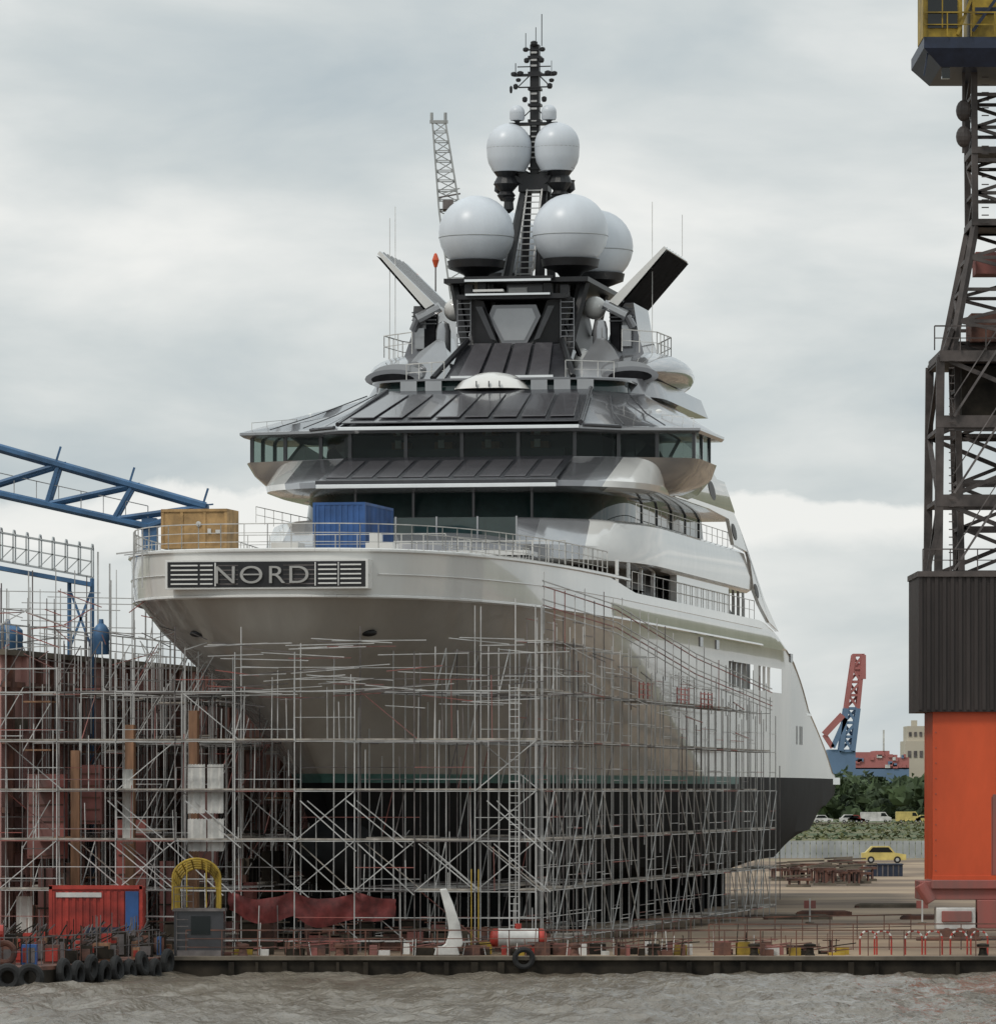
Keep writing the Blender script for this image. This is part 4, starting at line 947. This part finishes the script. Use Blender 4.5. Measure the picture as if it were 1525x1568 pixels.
for a,b,h,m in((-500,-150,14,0),(-120,150,10,1),(900,1150,9,0)):
    p=site(a,0,1700).x;q=site(b,0,1700).x; C.prism([(p,1700,GZ),(q,1700,GZ),(q,1700,GZ+h),((p+q)/2,1700,GZ+h*1.25),(p,1700,GZ+h)],(0,60,0),m)
C.obj('warehouse',['cream','farblue'])
# ============================================================ WORLD, SUN, CAMERA
w=bpy.data.worlds.new('World'); scene.world=w; w.use_nodes=True; nt=w.node_tree; l=nt.links.new
SE=math.radians(50); SR=math.radians(225)
sky=nt.nodes.new('ShaderNodeTexSky'); sky.sky_type='NISHITA'; sky.sun_disc=False; sky.sun_elevation=SE; sky.sun_rotation=SR
bg=nt.nodes['Background']; bg.inputs[1].default_value=.1; l(sky.outputs[0],bg.inputs[0])
tc=nt.nodes.new('ShaderNodeTexCoord'); sp=nt.nodes.new('ShaderNodeSeparateXYZ'); l(tc.outputs['Generated'],sp.inputs[0])
def nzn(sc_,loc,det,ro,dist):
    mp=nt.nodes.new('ShaderNodeMapping'); mp.inputs['Scale'].default_value=sc_; mp.inputs['Location'].default_value=loc; l(tc.outputs['Generated'],mp.inputs[0])
    n=nt.nodes.new('ShaderNodeTexNoise'); n.inputs['Scale'].default_value=1.0; n.inputs['Detail'].default_value=det; n.inputs['Roughness'].default_value=ro; n.inputs['Distortion'].default_value=dist; l(mp.outputs[0],n.inputs['Vector']); return n
nz=nzn((13,13,38),(1.9,.2,2.7),9,.52,.25)
nw=nzn((22,22,30),(4.1,.2,.7),8,.6,.3)
wz=nt.nodes.new('ShaderNodeMath'); wz.operation='MULTIPLY_ADD'; l(nw.outputs[0],wz.inputs[0]); wz.inputs[1].default_value=.020; l(sp.outputs['Z'],wz.inputs[2])
mr=nt.nodes.new('ShaderNodeMapRange'); mr.inputs[1].default_value=.010; mr.inputs[2].default_value=.170; l(wz.outputs[0],mr.inputs[0])
er=nt.nodes.new('ShaderNodeValToRGB'); el=er.color_ramp.elements
el[0].position=0; el[0].color=(.56,)*3+(1,); el[1].position=1; el[1].color=(.50,)*3+(1,)
for p,v in((.18,.62),(.25,.62),(.29,1.0),(.318,.95),(.328,.50),(.40,.44),(.50,.58),(.62,.72),(.72,.60),(.84,.68)):
    e=el.new(p); e.color=(v,v,v,1)
l(mr.outputs[0],er.inputs[0])
sb=nt.nodes.new('ShaderNodeMath'); sb.operation='MULTIPLY_ADD'; l(nz.outputs[0],sb.inputs[0]); sb.inputs[1].default_value=1.6; sb.inputs[2].default_value=-.80
ad=nt.nodes.new('ShaderNodeMath'); ad.operation='ADD'; l(sb.outputs[0],ad.inputs[0]); l(er.outputs[0],ad.inputs[1])
cr=nt.nodes.new('ShaderNodeValToRGB'); el=cr.color_ramp.elements
el[0].position=.1; el[0].color=(.42,.495,.54,1); el[1].position=1; el[1].color=(.88,.885,.86,1); e=el.new(.55); e.color=(.62,.665,.67,1)
l(ad.outputs[0],cr.inputs[0])
zr=nt.nodes.new('ShaderNodeMapRange'); zr.inputs[1].default_value=.16; zr.inputs[2].default_value=.7; zr.inputs[3].default_value=1.0; zr.inputs[4].default_value=1.45; l(sp.outputs['Z'],zr.inputs[0])
bg2=nt.nodes.new('ShaderNodeBackground'); l(cr.outputs[0],bg2.inputs[0]); l(zr.outputs[0],bg2.inputs[1])
mx=nt.nodes.new('ShaderNodeMixShader'); mx.inputs[0].default_value=.95; l(bg.outputs[0],mx.inputs[1]); l(bg2.outputs[0],mx.inputs[2]); l(mx.outputs[0],nt.nodes['World Output'].inputs[0])
sl=bpy.data.lights.new('sun','SUN'); sl.energy=1.35; sl.angle=math.radians(11); sl.color=(1,.95,.88); so=bpy.data.objects.new('sun',sl); scene.collection.objects.link(so)
dirv=Vector((math.sin(SR)*math.cos(SE),math.cos(SR)*math.cos(SE),math.sin(SE)))
so.rotation_euler=dirv.to_track_quat('Z','Y').to_euler()
cam=bpy.data.cameras.new('camera'); co=bpy.data.objects.new('camera',cam); scene.collection.objects.link(co); scene.camera=co
co.location=(0,0,CZ); co.rotation_euler=(math.radians(90),0,0)
cam.sensor_fit='HORIZONTAL'; cam.sensor_width=36; cam.lens=F/1525*36; cam.shift_y=(1210-784)/1525; cam.clip_start=1; cam.clip_end=40000
scene.view_settings.view_transform='Standard'; scene.view_settings.look='None'; scene.view_settings.exposure=0
